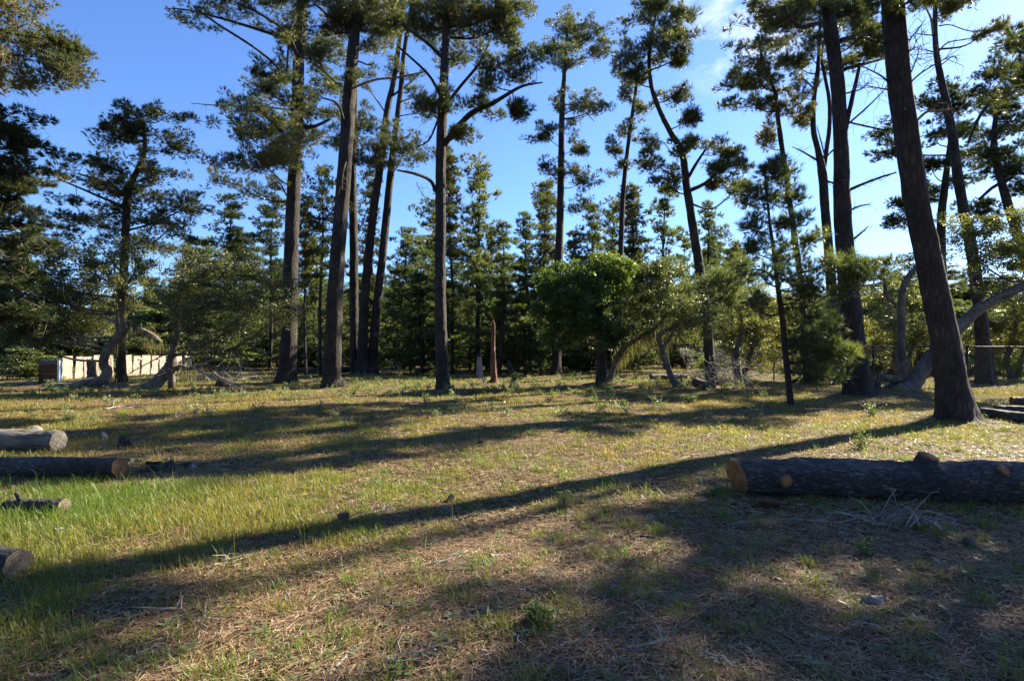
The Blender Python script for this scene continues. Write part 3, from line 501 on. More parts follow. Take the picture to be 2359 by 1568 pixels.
hero('overhanging_pine', 'near pine off the left edge, its sunny yellow-green boughs reaching into the top corner', 'tree',
     [[(-420, 1050, 80), (-415, 900, 64), (-400, 600, 56), (-380, 300, 48), (-350, 60, 40), (-330, -150, 28), (-320, -350, 8)]],
     [(40, 60, 75, 40, 1.4, 0, .72), (110, 90, 65, 40, 1.3, 0, .45), (150, 95, 40, 34, 1.0, 0, .5), (30, 120, 60, 34, 1.2, 0, .5), (110, 140, 55, 26, 1.1, 0, .45), (140, 165, 36, 16, .9), (20, 30, 50, 40, 1.2, 0, .75), (50, 165, 50, 20, .6, 0, .8), (30, 190, 60, 24, .3, 0, .9), (-80, 60, 90, 60, 1.0), (-180, 0, 120, 80, .9), (-330, -60, 150, 90, .8), (-60, 130, 80, 40, 1.0), (-330, -220, 110, 100, .9)], 'pine',
     limbs=[[(-370, 160, 16), (-200, 130, 12), (-60, 120, 8), (60, 130, 4)], [(-355, 60, 14), (-180, 60, 10), (0, 75, 6), (100, 90, 3)]], Y=11, tint=.45, prad=.20, ntuft=24, L0=.09, W0=.008, twig=.6, bare=.8)

# ------------------------------------------------------------------ oaks
oakkw = dict(prad=.28, ntuft=104, L0=.085, W0=.55, flat=.8, bare=.9)
hero('sprawling_oak', 'oak with a twisting trunk crawling from a root mass beside the wooden box', 'tree',
     [[(105, 894, 30), (160, 892, 26), (200, 884, 30), (235, 876, 26), (247, 855, 24), (238, 838, 20), (246, 808, 21), (266, 783, 21), (279, 765, 24), (276, 742, 20), (278, 700, 15), (288, 660, 12)],
      [(180, 890, 34, .1), (230, 892, 32, .1), (280, 892, 24, .1), (300, 894, 14, .1)]],
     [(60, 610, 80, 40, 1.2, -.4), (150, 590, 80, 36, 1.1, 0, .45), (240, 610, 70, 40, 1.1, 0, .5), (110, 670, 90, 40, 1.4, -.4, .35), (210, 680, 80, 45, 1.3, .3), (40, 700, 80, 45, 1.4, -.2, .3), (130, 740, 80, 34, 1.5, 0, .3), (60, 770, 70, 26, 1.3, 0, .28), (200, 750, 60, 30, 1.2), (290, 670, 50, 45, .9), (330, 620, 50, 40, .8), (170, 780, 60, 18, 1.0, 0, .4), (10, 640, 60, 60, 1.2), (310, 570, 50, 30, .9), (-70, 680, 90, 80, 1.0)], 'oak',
     dead=[[(279, 700, 8), (290, 650, 6), (250, 590, 4), (225, 560, 3)], [(275, 745, 14), (250, 735, 8), (225, 720, 4)], [(278, 690, 5), (262, 600, 4), (288, 560, 3)], [(330, 590, 3), (230, 605, 3), (200, 580, 2)]], bark=BARK_OAK, tint=.74, lich=700, **{**oakkw, 'ntuft': 80})
hero('sprawling_oak', 'oak with a sickle-bent stem and bare grey twigs trailing to the grass', 'tree',
     [[(290, 894, 12), (330, 893, 24), (360, 882, 32), (380, 860, 30), (394, 838, 26), (398, 815, 18), (408, 770, 15), (405, 720, 13), (415, 660, 10)],
      [(368, 788, 14, .2), (350, 772, 14, .2), (330, 762, 13, .2), (308, 752, 9, .2), (290, 742, 5, .2)],
      [(394, 850, 16), (420, 846, 13), (440, 848, 10), (470, 842, 7), (520, 850, 4)]],
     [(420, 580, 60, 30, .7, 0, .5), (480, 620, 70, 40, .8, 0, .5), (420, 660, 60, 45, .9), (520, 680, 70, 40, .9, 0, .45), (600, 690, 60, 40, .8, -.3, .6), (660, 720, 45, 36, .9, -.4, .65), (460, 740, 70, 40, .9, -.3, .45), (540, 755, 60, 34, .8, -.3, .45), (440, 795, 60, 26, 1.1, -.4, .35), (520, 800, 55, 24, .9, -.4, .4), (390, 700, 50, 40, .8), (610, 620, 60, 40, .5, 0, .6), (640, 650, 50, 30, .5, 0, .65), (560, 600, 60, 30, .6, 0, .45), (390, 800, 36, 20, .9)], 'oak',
     dead=[[(440, 845, 5), (490, 870, 4, -.5), (540, 885, 4, -.9), (580, 905, 2, -1)], [(420, 846, 4), (370, 860, 3, -.3), (300, 868, 2, -.5)], [(430, 848, 4), (480, 832, 4, -.4), (560, 820, 2, -.6)], [(410, 800, 4), (330, 842, 3), (280, 870, 2)], [(500, 860, 3, -.5), (540, 845, 3, -.6), (600, 850, 2, -.7)], [(415, 650, 6), (450, 610, 5), (510, 605, 4), (525, 640, 3)], [(430, 600, 4), (480, 590, 3), (560, 610, 2)], [(500, 680, 5), (600, 695, 4), (700, 672, 3)]], bark=BARK_OAK, tint=.86, lich=600, **{**oakkw, 'ntuft': 60})
hero('green_oak', 'low tree with a glossy bright green dome and stout black stem, right of centre', 'tree',
     [[(1386, 889, 34), (1385, 870, 28), (1386, 800, 26), (1384, 760, 20), (1380, 700, 14), (1375, 650, 8)]],
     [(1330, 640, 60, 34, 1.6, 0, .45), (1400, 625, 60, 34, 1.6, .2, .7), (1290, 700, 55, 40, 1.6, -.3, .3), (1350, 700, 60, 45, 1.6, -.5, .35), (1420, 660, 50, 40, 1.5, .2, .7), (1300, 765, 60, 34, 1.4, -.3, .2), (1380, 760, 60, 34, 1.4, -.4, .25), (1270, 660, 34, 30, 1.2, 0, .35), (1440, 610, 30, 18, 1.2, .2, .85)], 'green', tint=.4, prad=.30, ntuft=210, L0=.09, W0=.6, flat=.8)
hero('mossy_oak', 'round grey-green oak with a reddish slanting stem, right beside the bright green dome', 'tree',
     [[(1402, 884, 18), (1412, 850, 15), (1424, 820, 14), (1445, 795, 13), (1480, 772, 11), (1510, 755, 8), (1530, 730, 5)]],
     [(1480, 650, 60, 40, 1.2, 0, .4), (1540, 640, 55, 40, 1.1, 0, .55), (1590, 680, 45, 40, 1.0, 0, .5), (1470, 710, 60, 40, 1.1), (1540, 710, 60, 36, 1.0, 0, .5), (1600, 740, 50, 30, .9, 0, .6), (1440, 760, 50, 26, .8, 0, .5), (1520, 610, 40, 20, .8, 0, .6), (1620, 700, 30, 36, .7, .2, .6)], 'oak', bark=BARK_OAK, tint=.6, lich=1500, **oakkw)
hero('crooked_oak', 'oak with a bare snaking grey stem in the clearing, left of the dead branch heap', 'tree',
     [[(1572, 897, 24), (1556, 882, 20), (1544, 862, 15), (1535, 830, 14), (1527, 806, 13), (1518, 784, 12), (1523, 766, 12), (1545, 756, 10), (1562, 746, 9), (1578, 722, 6), (1590, 690, 4)],
      [(1528, 800, 7), (1545, 774, 7), (1560, 750, 6)]],
     [(1600, 720, 50, 30, .9, 0, .6), (1640, 740, 40, 30, .8, 0, .65), (1570, 690, 50, 30, .8, 0, .55), (1540, 740, 40, 24, .5, 0, .6)], 'oak', bark=BARK_OAK, tint=.5, lich=500, **oakkw)
hero('leaning_oak', 'grey leaning oak, one stem upright and one thick limb passing behind the massive trunk', 'tree',
     [[(2062, 906, 56), (2085, 900, 60), (2100, 885, 44), (2125, 850, 36), (2150, 815, 32), (2185, 780, 30), (2212, 752, 29), (2250, 715, 27), (2300, 685, 25), (2365, 655, 23), (2450, 610, 18), (2520, 540, 10)],
      [(2024, 902, 18), (2021, 882, 17), (2032, 868, 18), (2056, 874, 17), (2078, 868, 18), (2082, 840, 19), (2076, 800, 17), (2078, 750, 17), (2076, 705, 16), (2081, 662, 15), (2098, 630, 13), (2122, 606, 10), (2150, 570, 5)]],
     [(2300, 520, 60, 26, 1.1, .2, .8), (2230, 540, 50, 30, .9, .2, .7), (2330, 570, 60, 40, 1.0, .2, .65), (2250, 600, 60, 36, .8, .3, .6), (2340, 640, 50, 34, .7, .3, .6), (2210, 500, 34, 18, .9, .2, .8), (2340, 500, 40, 20, 1.0, .2, .85), (2400, 600, 80, 80, 1.0), (2300, 680, 60, 30, .4, .5, .5), (2240, 660, 50, 30, .5, .6, .5), (2140, 560, 30, 20, .5, .3, .7)], 'oak',
     limbs=[[(2068, 708, 9), (2054, 692, 8), (2041, 676, 8), (2038, 642, 7)], [(2080, 712, 6), (2060, 708, 4), (2040, 714, 3)]], bark=BARK_OAK, tint=.76, lich=300, Y=18.4, **oakkw)
for k, (lb, vx, vy, Y, bl) in enumerate((
    ('sunlit yellow-leaved oak thicket beyond the wire fence, between the two dark pine trunks', 2070, 868, 27, [(2020, 680, 50, 34, .9), (2100, 690, 50, 40, .9), (2040, 740, 60, 40, .9), (2110, 770, 60, 34, 1.2, 0, .8), (2050, 790, 45, 24, .9, 0, .75), (2010, 790, 30, 40, .7), (2140, 720, 40, 40, .8)]),
    ('sparkling oak thicket at the far right beyond the wire fence', 2330, 870, 27, [(2290, 740, 60, 40, 1.0, 0, .5), (2340, 780, 50, 40, 1.0, 0, .8), (2250, 780, 40, 40, .7), (2350, 690, 50, 40, 1.0), (2300, 800, 40, 24, .8, 0, .75), (2400, 750, 60, 60, 1.0)]),
    ('pale oak thicket between the crooked pine and the young pine', 1700, 872, 26, [(1680, 700, 45, 36, .9), (1740, 690, 45, 36, .9), (1720, 750, 60, 40, .9), (1760, 760, 50, 40, .9), (1660, 780, 45, 34, .7), (1750, 810, 50, 30, .8), (1700, 820, 40, 22, .6), (1780, 700, 36, 36, .7)]),
    ('leafy oak thicket half hidden behind the young pine', 1880, 872, 26, [(1850, 700, 50, 40, .8), (1890, 740, 50, 40, .8), (1840, 780, 50, 40, .8), (1900, 800, 40, 40, .8), (1830, 840, 40, 26, .8)]))):
    hero('oak_thicket', lb, 'tree', [[(vx, vy, 18), (vx - 8, vy - 50, 14), (vx + 10, vy - 110, 10), (vx + 4, vy - 170, 5)], [(vx + 10, vy, 12), (vx + 30, vy - 60, 9), (vx + 45, vy - 120, 5)]], bl, 'oak', Y=Y, bark=BARK_OAK, tint=.78, lich=500, **oakkw)

# ------------------------------------------------------------------ the wood behind: a few kinds, copied
def make_kind(name, kind, h, cb, rmax, shape, seed_tint, mat_b=BARK, stem=.11, nb=None):
    t = MB(); pts, rad = spline([[0, 0, -.1], [U(-.15, .15), U(-.15, .15), h * .35], [U(-.25, .25), U(-.25, .25), h * .7], [0, 0, h * .985]], [stem, stem * .8, stem * .5, .012], 6)
    tube(t, pts, rad, 9, rough=.06)
    c, w = MB(), MB()
    nb = nb or int((h * (1 - cb)) * 5.2); a0 = U(0, 6.28); gap = U(.3, .8)
    for k in range(nb):
        f = (k + U(0, 1)) / nb; z = h * (cb + (1 - cb) * f); a = k * 2.399 + U(-.4, .4)
        if shape == 'cone': r = rmax * (1 - f) ** .62 * U(.4, 1.25) * (.8 + .35 * math.sin(f * 19 + a)) + .15
        elif shape == 'dome': r = rmax * math.sqrt(max(0, 1 - (2 * f - .9) ** 2 * .8)) * U(.45, 1.1) * (.55 if R.random() < .3 else 1)
        else: r = rmax * U(.4, 1.05) * (1 - .4 * f)
        r *= (1 + .42 * math.cos(a - a0)) * (.5 if abs(f - gap) < .06 else 1)
        d = np.array([math.cos(a), math.sin(a), .28 if shape == 'cone' else .12])
        A = pts[int(np.argmin(np.abs(pts[:, 2] - z)))]; E = A + d * r
        lp, lr = spline([A, A + d * r * .5 + [0, 0, -.04 * r], E], [.022, .015, .006], 3); tube(t, lp, lr, 4, 0, cap=False)
        for q in np.linspace(.3, 1, max(2, int(r / .38))):
            p = A + (E - A) * q + R.normal(size=3) * .10
            pr = {'cone': .22, 'dome': .34}.get(shape, .3) * U(.8, 1.25)
            foliage_pad(c, p, pr, kind, seed_tint + U(-.15, .15), {'young': 18, 'cyp': 38, 'pine': 30}.get(kind, 60), {'young': .22, 'pine': .20, 'cyp': .20}.get(kind, .15), {'young': .019, 'pine': .018, 'cyp': .022}.get(kind, .6), .6 if shape == 'cone' else .42, .9 if shape == 'cone' else .5)
    if shape == 'cone':
        foliage_pad(c, np.array([0, 0, h]), .10, kind, seed_tint, 5, .25, .014, 2.5, 2.0)
    ob = [(n, x.data(name + '_' + n, m)) for n, x, m in (('trunk', t, [mat_b]), ('crown', c, [FOL[kind]]))]
    return dict(h=h, parts=ob)
KINDS = {}
for i in range(6): KINDS['young%d' % i] = make_kind('young_pine', 'young', 10, .14 + .1 * (i % 4), (2.3, 2.1, 1.9, 1.7, 2.7, 1.4)[i], 'cone', .5 + .12 * (i % 3), stem=.12)
for i in range(3): KINDS['pine%d' % i] = make_kind('shelved_pine', 'cyp', 12, .28 + .1 * i, 2.1, 'dome', .55, stem=.14)
for i in range(2): KINDS['thin%d' % i] = make_kind('thin_pine', 'pine', 11, .5, 1.1, 'tuft', .6, stem=.10, nb=34)
for i in range(3): KINDS['bush%d' % i] = make_kind('understorey_shrub', 'oak', 3.0, .06, 1.7, 'dome', .5, BARK_OAK, .06, 44)
for i in range(2): KINDS['low%d' % i] = make_kind('dark_young_pine', 'young', 6, .05, 1.6, 'cone', .42, stem=.08)
def plant(kind, name, x, y, h, label, cat='tree', group=None, wide=1.0):
    K = KINDS[kind]; root = empty(name, (x, y, float(ground_z(x, y))), label, cat, group)
    s = h / K['h']; root.rotation_euler = (U(-.03, .03), U(-.03, .03), U(0, 6.28)); ws = s * wide * 1.3
    root.scale = (ws, ws, s)
    for n, me in K['parts']:
        o = bpy.data.objects.new(n, me); COL.objects.link(o); o.parent = root
    return root
def back(kind, name, vx, Y, top, label, group=None, wide=1.0):
    x, h = (vx - 1179.5) / FPX * Y, (HOR - top) / FPX * Y + CAM_H            # keep the sunny gap that lights the board fence
    dx, dy = x + 20.4, Y - 30.5; al = .804 * dx + .595 * dy; pe = -.595 * dx + .804 * dy
    if group and .5 < al < 34 and abs(pe) < 4.0 and h > al * .56 + .3: return None
    return plant(kind, name, (vx - 1179.5) / FPX * Y, Y, (HOR - top) / FPX * Y + CAM_H, label, 'tree', group, wide)
SKY = [('pine0', 'shelved_pine', 545, 38, 452, 'dense dark pine with a rounded tip on the skyline, left of the huge pine', .8), ('pine1', 'shelved_pine', 622, 40, 438, 'tattered far pine just left of the huge furrowed trunk', .7),
       ('pine2', 'shelved_pine', 738, 30.5, 385, 'shelved pine on the skyline between the huge trunk and the dark slanting trunk', .62), ('pine0', 'shelved_pine', 858, 34, 395, 'shelved pine glimpsed between the stems of the three-stemmed pine', .55),
       ('thin0', 'thin_pine', 705, 31, 470, 'thin pale-stemmed pine right behind the huge trunk', .7), ('young1', 'young_pine', 945, 44, 532, 'dark pointed pine right of the three-stemmed pine', .9),
       ('thin1', 'thin_pine', 1042, 33, 345, 'thin spire-topped pine close behind the straight slender pine', .62), ('young2', 'young_pine', 1098, 34, 378, 'tall airy young pine right of the straight slender pine', .85),
       ('young0', 'young_pine', 1150, 31, 520, 'bushy young pine rising behind the red snag', 1.0), ('young3', 'young_pine', 1222, 36, 500, 'pointed young pine left of the domed pine', .9), ('thin0', 'thin_pine', 1258, 38, 420, 'thin tufted pine just behind the domed pine', .7),
       ('young1', 'young_pine', 1352, 38, 480, 'young pine tip above the bright green dome', .9), ('young2', 'young_pine', 1408, 40, 465, 'slim young pine left of the thin bare-stemmed pine', .75), ('thin1', 'thin_pine', 1460, 37, 430, 'tufted pine right of the thin bare-stemmed pine', .9),
       ('young0', 'young_pine', 1535, 38, 438, 'pale feathery pine left of the crooked pine trunk', .85), ('young3', 'young_pine', 1632, 33, 475, 'pointed young pine right of the crooked pine trunk', .8), ('young2', 'young_pine', 1700, 36, 560, 'short young pine tip above the pale oak thicket', .9),
       ('pine1', 'shelved_pine', 2092, 52, 585, 'small far flat-topped tree in the sky gap left of the leaning trunk', .9), ('pine2', 'shelved_pine', 2010, 60, 600, 'far rounded treetop right of the thick dark trunk', 1.2),
       ('young0', 'young_pine', 1005, 40, 470, 'young pine half hidden behind the straight slender trunk', .8), ('pine0', 'shelved_pine', 445, 45, 560, 'far conifer showing above the second oak', 1.0)]
for kd, nm, vx, Y, top, lb, wd in SKY: back(kd, nm, vx, Y, top, lb, None, wd)
g1 = 'slender pines crowding the wood behind the clearing'; l1 = 'slender pine crowded among others in the dark wood behind the clearing'
vxs = np.linspace(430, 1700, 46)
for i, vx in enumerate(vxs):
    Y = U(34, 58); base = 535 if vx < 1250 else 560
    back(R.choice(['young0', 'young1', 'young2', 'young3', 'young4', 'young5', 'thin0', 'thin1', 'pine1', 'pine0', 'pine2']), 'slender_pine', vx + U(-14, 14), Y, base + U(-30, 150), l1, g1, U(.75, 1.05))
for i, vx in enumerate(np.linspace(410, 1720, 34)):
    back(R.choice(['pine0', 'pine1', 'pine2', 'young4', 'young0']), 'slender_pine', vx + U(-20, 20), U(52, 72), U(575, 700), l1, g1, U(.9, 1.5))
g2 = 'low dark pines at the edge of the wood'; l2 = 'low bushy dark young pine at the shaded edge of the wood'
for i, vx in enumerate(np.linspace(640, 1330, 17)):
    Y = U(31, 40); back(R.choice(['low0', 'low1']), 'low_pine', vx + U(-16, 16), Y, U(600, 770), l2, g2, U(.9, 1.2))
g3 = 'shrubs under the wood'; l3 = 'dark leafy shrub under the pines at the back of the clearing'
for i, vx in enumerate(np.concatenate([np.linspace(400, 1300, 30), np.linspace(1320, 1720, 10)])):
    Y = U(34, 50); back(R.choice(['bush0', 'bush1', 'bush2']), 'shrub', vx + U(-16, 16), Y, U(765, 815), l3, g3, U(.9, 1.4))
g4 = 'distant treetops behind everything'; l4 = 'distant conifer closing the view behind the nearer trees'
for i, vx in enumerate(np.linspace(-150, 2500, 58)):
    if 1720 < vx < 2150 and i % 2: continue
    Y = U(62, 95); back(R.choice(['pine0', 'pine1', 'pine2', 'young0', 'low0', 'low1']), 'distant_conifer', vx + U(-20, 20), Y, U(640, 745), l4, g4, U(1.1, 1.7))
g5 = 'shrubs beyond the wire fence'; l5 = 'dark shrub in the garden beyond the wire fence'
for vx in np.linspace(1900, 2420, 16):
    back(R.choice(['pine0', 'pine1', 'bush0', 'bush1']), 'garden_tree', vx, U(36, 48), U(610, 720), 'bushy garden tree beyond the wire fence', 'garden trees beyond the wire fence', U(1.2, 1.9))
for vx in np.linspace(1960, 2420, 12):
    Y = U(29, 34); back(R.choice(['bush0', 'bush1', 'bush2']), 'shrub', vx, Y, U(770, 815), l5, g5, U(1.1, 1.5))
g6 = 'garden shrubs behind the board fence'; l6 = 'green shrub behind the pale board fence'
for vx in np.linspace(-250, 2600, 60):
    back(R.choice(['bush0', 'bush1', 'bush2']), 'distant_tree', vx + U(-15, 15), U(75, 100), U(680, 750), 'far round-crowned tree low on the skyline behind everything', 'far round-crowned trees', U(1.2, 1.8))
for vx in np.linspace(-80, 560, 14):
    Y = U(33, 38); back(R.choice(['bush0', 'bush1', 'bush2']), 'shrub', vx, Y, U(735, 790), l6, g6, U(1.1, 1.4))
for i, (x, y) in enumerate(((-14, 3), (-17, -5), (-11, -12), (-4, -15), (4, -13), (11, -11), (17, -6), (-22, 9), (-8, -20), (8, -19), (-16, -14), (19, -14), (-25, 0), (23, -2))):  # unseen pines added around the camera to cut skylight and deepen the shade
    plant(['pine0', 'pine1', 'young0', 'pine2'][i % 4], 'added_pine', x, y, U(14, 20), 'tall unseen pine added around the clearing to dim the skylight', 'tree', 'unseen pines added around the clearing', 1.3)
# small round clipped shrubs beyond the fence
for vx, vy, r, lb in ((2205, 838, 26, 'golden clipped shrub right of the leaning trunk, beyond the fence'), (2312, 836, 26, 'round golden shrub beyond the fence near the right edge'), (2352, 846, 24, 'low green shrub at the right edge beyond the fence'), (1625, 836, 20, 'yellow-topped low shrub beyond the fence, behind the dead branch heap')):
    Y = 27.0; C = P(vx, vy, Y); m = Y / FPX; B = np.array([C[0], C[1], 0]); root = empty('round_shrub', B, lb, 'shrub'); c, w = MB(), MB(); nl = []
    pts = np.array([[C[0], C[1], z] for z in np.linspace(-.05, C[2], 6)]); tube(w, pts, np.full(6, .03), 6)
    fill_blob(c, nl, pts, np.full(6, .03), C, np.array([r * m, r * m, r * m * .7]), 3.2, 'green', .85, prad=.22, ntuft=90, L0=.06, W0=.6)
    w.build('stem', [BARK_OAK], root, B); c.build('foliage', [GREEN, BARK_OAK], root, B)

# ------------------------------------------------------------------ logs
def log_thing(name, label, A, B_, ra, rb, bark, cut, knots=(), tilt=(0, 0), cat='log', rough=.06, seg=40, both=False):
    """log from A to B_ (axis), local x along it; cut faces and sawn knots are parts"""
    A = np.array(A, float); B_ = np.array(B_, float); ln = np.linalg.norm(B_ - A); d = (B_ - A) / ln
    root = empty(name, A, label, cat); root.rotation_euler = (0, -math.asin(d[2]), math.atan2(d[1], d[0]))
    x = np.linspace(0, ln, seg); sides = 36; th = np.linspace(0, 2 * math.pi, sides, endpoint=False)
    r = np.interp(x, [0, ln], [ra, rb])[:, None] * np.ones(sides)
    cy, sy = np.cos(th), np.sin(th)
    k = 1 / max(ra, .05)
    nz = vnoise(x[:, None] * k * .35 + 5 * A[0], cy * 2.2 + 9, sy * 2.2) * rough * .8 + vnoise(x[:, None] * k * 1.6, cy * 6 + 4, sy * 6) * rough * .55 + vnoise(x[:, None] * k * 5, cy * 14, sy * 14 + 3) * rough * .35
    for kx, ka, kr, kl in knots: r = r + kr * .42 * np.exp(-((x[:, None] - kx) / (kr * 1.6)) ** 2 - ((np.angle(np.exp(1j * (th[None] - ka)))) / .55) ** 2)
    r = r * (1 + nz)
    xs = x[:, None] + np.zeros(sides)
    xs[0] += tilt[0] * cy * ra + tilt[1] * sy * ra
    for j in range(1, 6): xs[j] += (tilt[0] * cy + tilt[1] * sy) * ra * (1 - j / 6)
    wob = (np.sin(x * 1.1 + A[0]) * .022 + np.sin(x * 2.9 + A[1]) * .010)[:, None] * min(1, ra / .12)
    v = np.stack([xs, r * cy + wob, r * sy + wob * .5 - np.clip(x / ln, 0, 1)[:, None] * .01], -1)
    mb = MB(); i = np.arange(seg - 1)[:, None] * sides; j = np.arange(sides)[None]; j2 = (j + 1) % sides
    mb.add(v.reshape(-1, 3), np.concatenate([np.stack([i + j, i + j2, i + sides + j2], -1).reshape(-1, 3), np.stack([i + j, i + sides + j2, i + sides + j], -1).reshape(-1, 3)]))
    mb.build('bark', [bark], root)
    def disc(ring, bulge, nm):
        c = ring.mean(0); rings = [ring]; mb = MB()
        for q in (.72, .45, .2): 
            rg = c + (ring - c) * q; rg[:, 0] += bulge * (1 - q) + R.normal(size=len(ring)) * .002; rings.append(rg)
        vv = np.concatenate(rings + [c[None] + [bulge, 0, 0]]); f = []
        for a in range(3):
            for jj in range(sides): n2 = (jj + 1) % sides; f += [[a * sides + jj, a * sides + n2, (a + 1) * sides + n2], [a * sides + jj, (a + 1) * sides + n2, (a + 1) * sides + jj]]
        f += [[3 * sides + jj, 3 * sides + (jj + 1) % sides, 4 * sides] for jj in range(sides)]
        mb.add(vv, f); mb.build(nm, [cut], root)
    disc(v[0], -.006, 'cut_end'); disc(v[-1], .006, 'cut_end')
    for kx, ka, kr, kl in knots:
        rr = np.interp(kx, [0, ln], [ra, rb]); n = np.array([0, math.cos(ka), math.sin(ka)]); n = unit(n + np.array([.15, 0, 0])); c0 = np.array([kx, 0, 0]) + n * rr * .7
        mb = MB(); pts = np.array([c0 + n * q for q in np.linspace(0, rr * .3 + kr * .55 + kl, 5)]); tube(mb, pts, np.linspace(kr * 1.25, kr, 5), 20, rough=.08); mb.build('branch_stub', [bark], root)
        mb = MB(); tp = pts[-1] + n * .003; tube(mb, np.array([tp - n * .004, tp + n * .004]), np.array([kr * .93, kr * .92]), 20, rough=.04); mb.build('sawn_face', [cut], root)
    return root
def gp(vx, vy, r): g = G(vx, vy); g[2] += r * .82; return g
log_thing('felled_log', 'long dark-barked felled log with an orange slanted cut end, in front at the right', gp(1697, 1136, .19), gp(2560, 1150, .215), .188, .215, BARK_LOG, CUT,
          [(.36, 3.05, .068, .02), (1.78, 1.95, .088, .03), (2.42, 2.45, .06, .01), (2.56, 3.0, .022, .012), (2.1, 2.95, .02, .02)], tilt=(-.22, -.2), rough=.13, seg=150)
log_thing('weathered_log', 'silver weathered log without bark at the left edge', gp(136, 1040, .16), gp(-420, 1034, .2), .15, .19, BARK_OLD, BARK_OLD, [(.45, 2.4, .07, .03), (.75, 2.9, .06, .05)], rough=.12)
log_thing('barked_log', 'furrowed dark log with a rotten orange end, below the silver log at the left', gp(280, 1100, .12), gp(-400, 1092, .14), .118, .135, BARK_LOG, CUT, rough=.1, tilt=(.1, .1), seg=60)
log_thing('short_log', 'short thin log with a pale cut end lying in the bright grass', gp(150, 1186, .07), gp(18, 1180, .07), .066, .066, BARK_LOG, CUT_GREY, [(.42, 1.2, .02, .06)], rough=.08)
log_thing('log_end', 'dark rounded log end poking in at the lower left edge', gp(40, 1334, .10), gp(-420, 1290, .12), .092, .115, BARK_LOG, CUT_GREY, rough=.1)
log_thing('fallen_log', 'brown log lying right of the massive leaning trunk', gp(2262, 968, .11), gp(2480, 990, .12), .095, .12, BARK_LOG, CUT, rough=.08)
log_thing('fallen_log', 'grey log behind the brown log, at the right edge', gp(2290, 950, .11), gp(2480, 958, .12), .10, .12, BARK_LOG, CUT, [(.35, -2.4, .07, .06)], rough=.08)
log_thing('fallen_log', 'dark half log on top of the pile at the right edge', gp(2330, 945, .11) + [0, 0, .16], gp(2480, 948, .12) + [0, 0, .16], .10, .12, BARK_LOG, CUT, rough=.08)
log_thing('fallen_log', 'long dark fallen trunk behind the feet of the slanting pine', gp(655, 863, .2), gp(815, 858, .22), .17, .24, BARK_LOG, CUT_GREY, rough=.08)
log_thing('cut_log', 'small log with a white cut end far back, left of the straight slender pine', gp(986, 858, .15), gp(960, 856, .15), .14, .14, BARK_LOG, CUT_GREY, rough=.06)
log_thing('fallen_log', 'low mossy log on the grass behind the snaking oak stem', gp(1500, 874, .16), gp(1580, 872, .15), .14, .16, BARK_LOG, CUT_GREY, rough=.12)
log_thing('fallen_log', 'brown broken log among the dead twigs right of the snaking oak', gp(1602, 893, .16), gp(1640, 902, .13), .17, .12, BARK_LOG, CUT_GREY, rough=.14)
log_thing('grey_board', 'flat grey timber lying on the grass left of the wooden box', gp(28, 890, .05), gp(92, 889, .05), .06, .06, BARK_OLD, BARK_OLD, rough=.05, cat='timber')

for lb, vx, Y, top in (('grey-green flowering shrub at the far left, between the wooden box and the left edge', 60, 27, 806), ('small round shrub just left of the pale board fence', 118, 28, 822)):
    plant('bush1', 'garden_shrub', (vx - 1179.5) / FPX * Y, Y, (HOR - top) / FPX * Y + CAM_H, lb, 'shrub', None, 1.3)
def rock(label, vx, vy, r, m):
    g = G(vx, vy, r * .35); mb = MB(); t = np.linspace(-1, 1, 9); tube(mb, g + np.outer(t, [r * 1.1, 0, 0]), r * .8 * np.sqrt(np.maximum(.05, 1 - t ** 2)), 12, rough=.22)
    tag(mb.build('rock', [m], None, g), label, 'rock')
STONE = plain_mat('pale_stone', (.20, .18, .16), .85, .3, 9)
rock('big pale boulder by the shrub at the far left', 42, 862, .45, STONE); rock('smaller pale stone at the left edge', 8, 866, .35, STONE)
# ------------------------------------------------------------------ stumps and snag
def stump(name, label, pl, bark, Y=None, jag=.3, cat='stump'):
    Y = Y or depth(pl[0][1]); m = Y / FPX; B = P(pl[0][0], pl[0][1], Y); B[2] = float(ground_z(B[0], B[1])); root = empty(name, B, label, cat)
    pts, rad = spline([P(p[0], p[1], Y) for p in pl], [p[2] * m / 2 for p in pl], 6); pts[0][2] -= .08
    mb = MB(); tube(mb, pts, rad, 18, rough=.16, flare=.2); top = pts[-1]
    for k in range(7):
        a = k * .9; b = top + np.array([math.cos(a), math.sin(a), 0]) * rad[-1] * .75 - [0, 0, .08]; twigs(mb, b, b + [U(-.03, .03), 0, jag * U(.3, 1.2)], rad[-1] * .35, .006, 0)
    mb.build('wood', [bark], root, B); return root
stump('red_snag', 'tall thin broken snag with stripped reddish wood and a pale tip, mid clearing', [(1139, 884, 24), (1138, 868, 15), (1136, 830, 12), (1136, 790, 9), (1137, 752, 8), (1135, 738, 4)], RED_WOOD, cat='snag')
stump('grey_stump', 'upright grey weathered stump left of the red snag', [(1106, 868, 16), (1105, 850, 14), (1104, 822, 11)], DEAD)
stump('dark_stump', 'dark upright stump right of the red snag', [(1176, 856, 20), (1175, 845, 16), (1172, 833, 12)], BARK, 30)
stump('broken_stump', 'brown hollow stump with a forked top before the board fence', [(212, 870, 22), (211, 850, 16), (210, 832, 17)], BARK_OAK, 25)
stump('low_stump', 'low black stump in the grass left of the huge pine', [(519, 888, 44), (519, 880, 38), (520, 872, 26)], BARK, jag=.1)
stump('tilted_post', 'weathered post beyond the shaded trunks, right of the far fallen trunk', [(2286, 870, 16), (2284, 850, 13), (2280, 800, 12)], BARK, 26, cat='post')

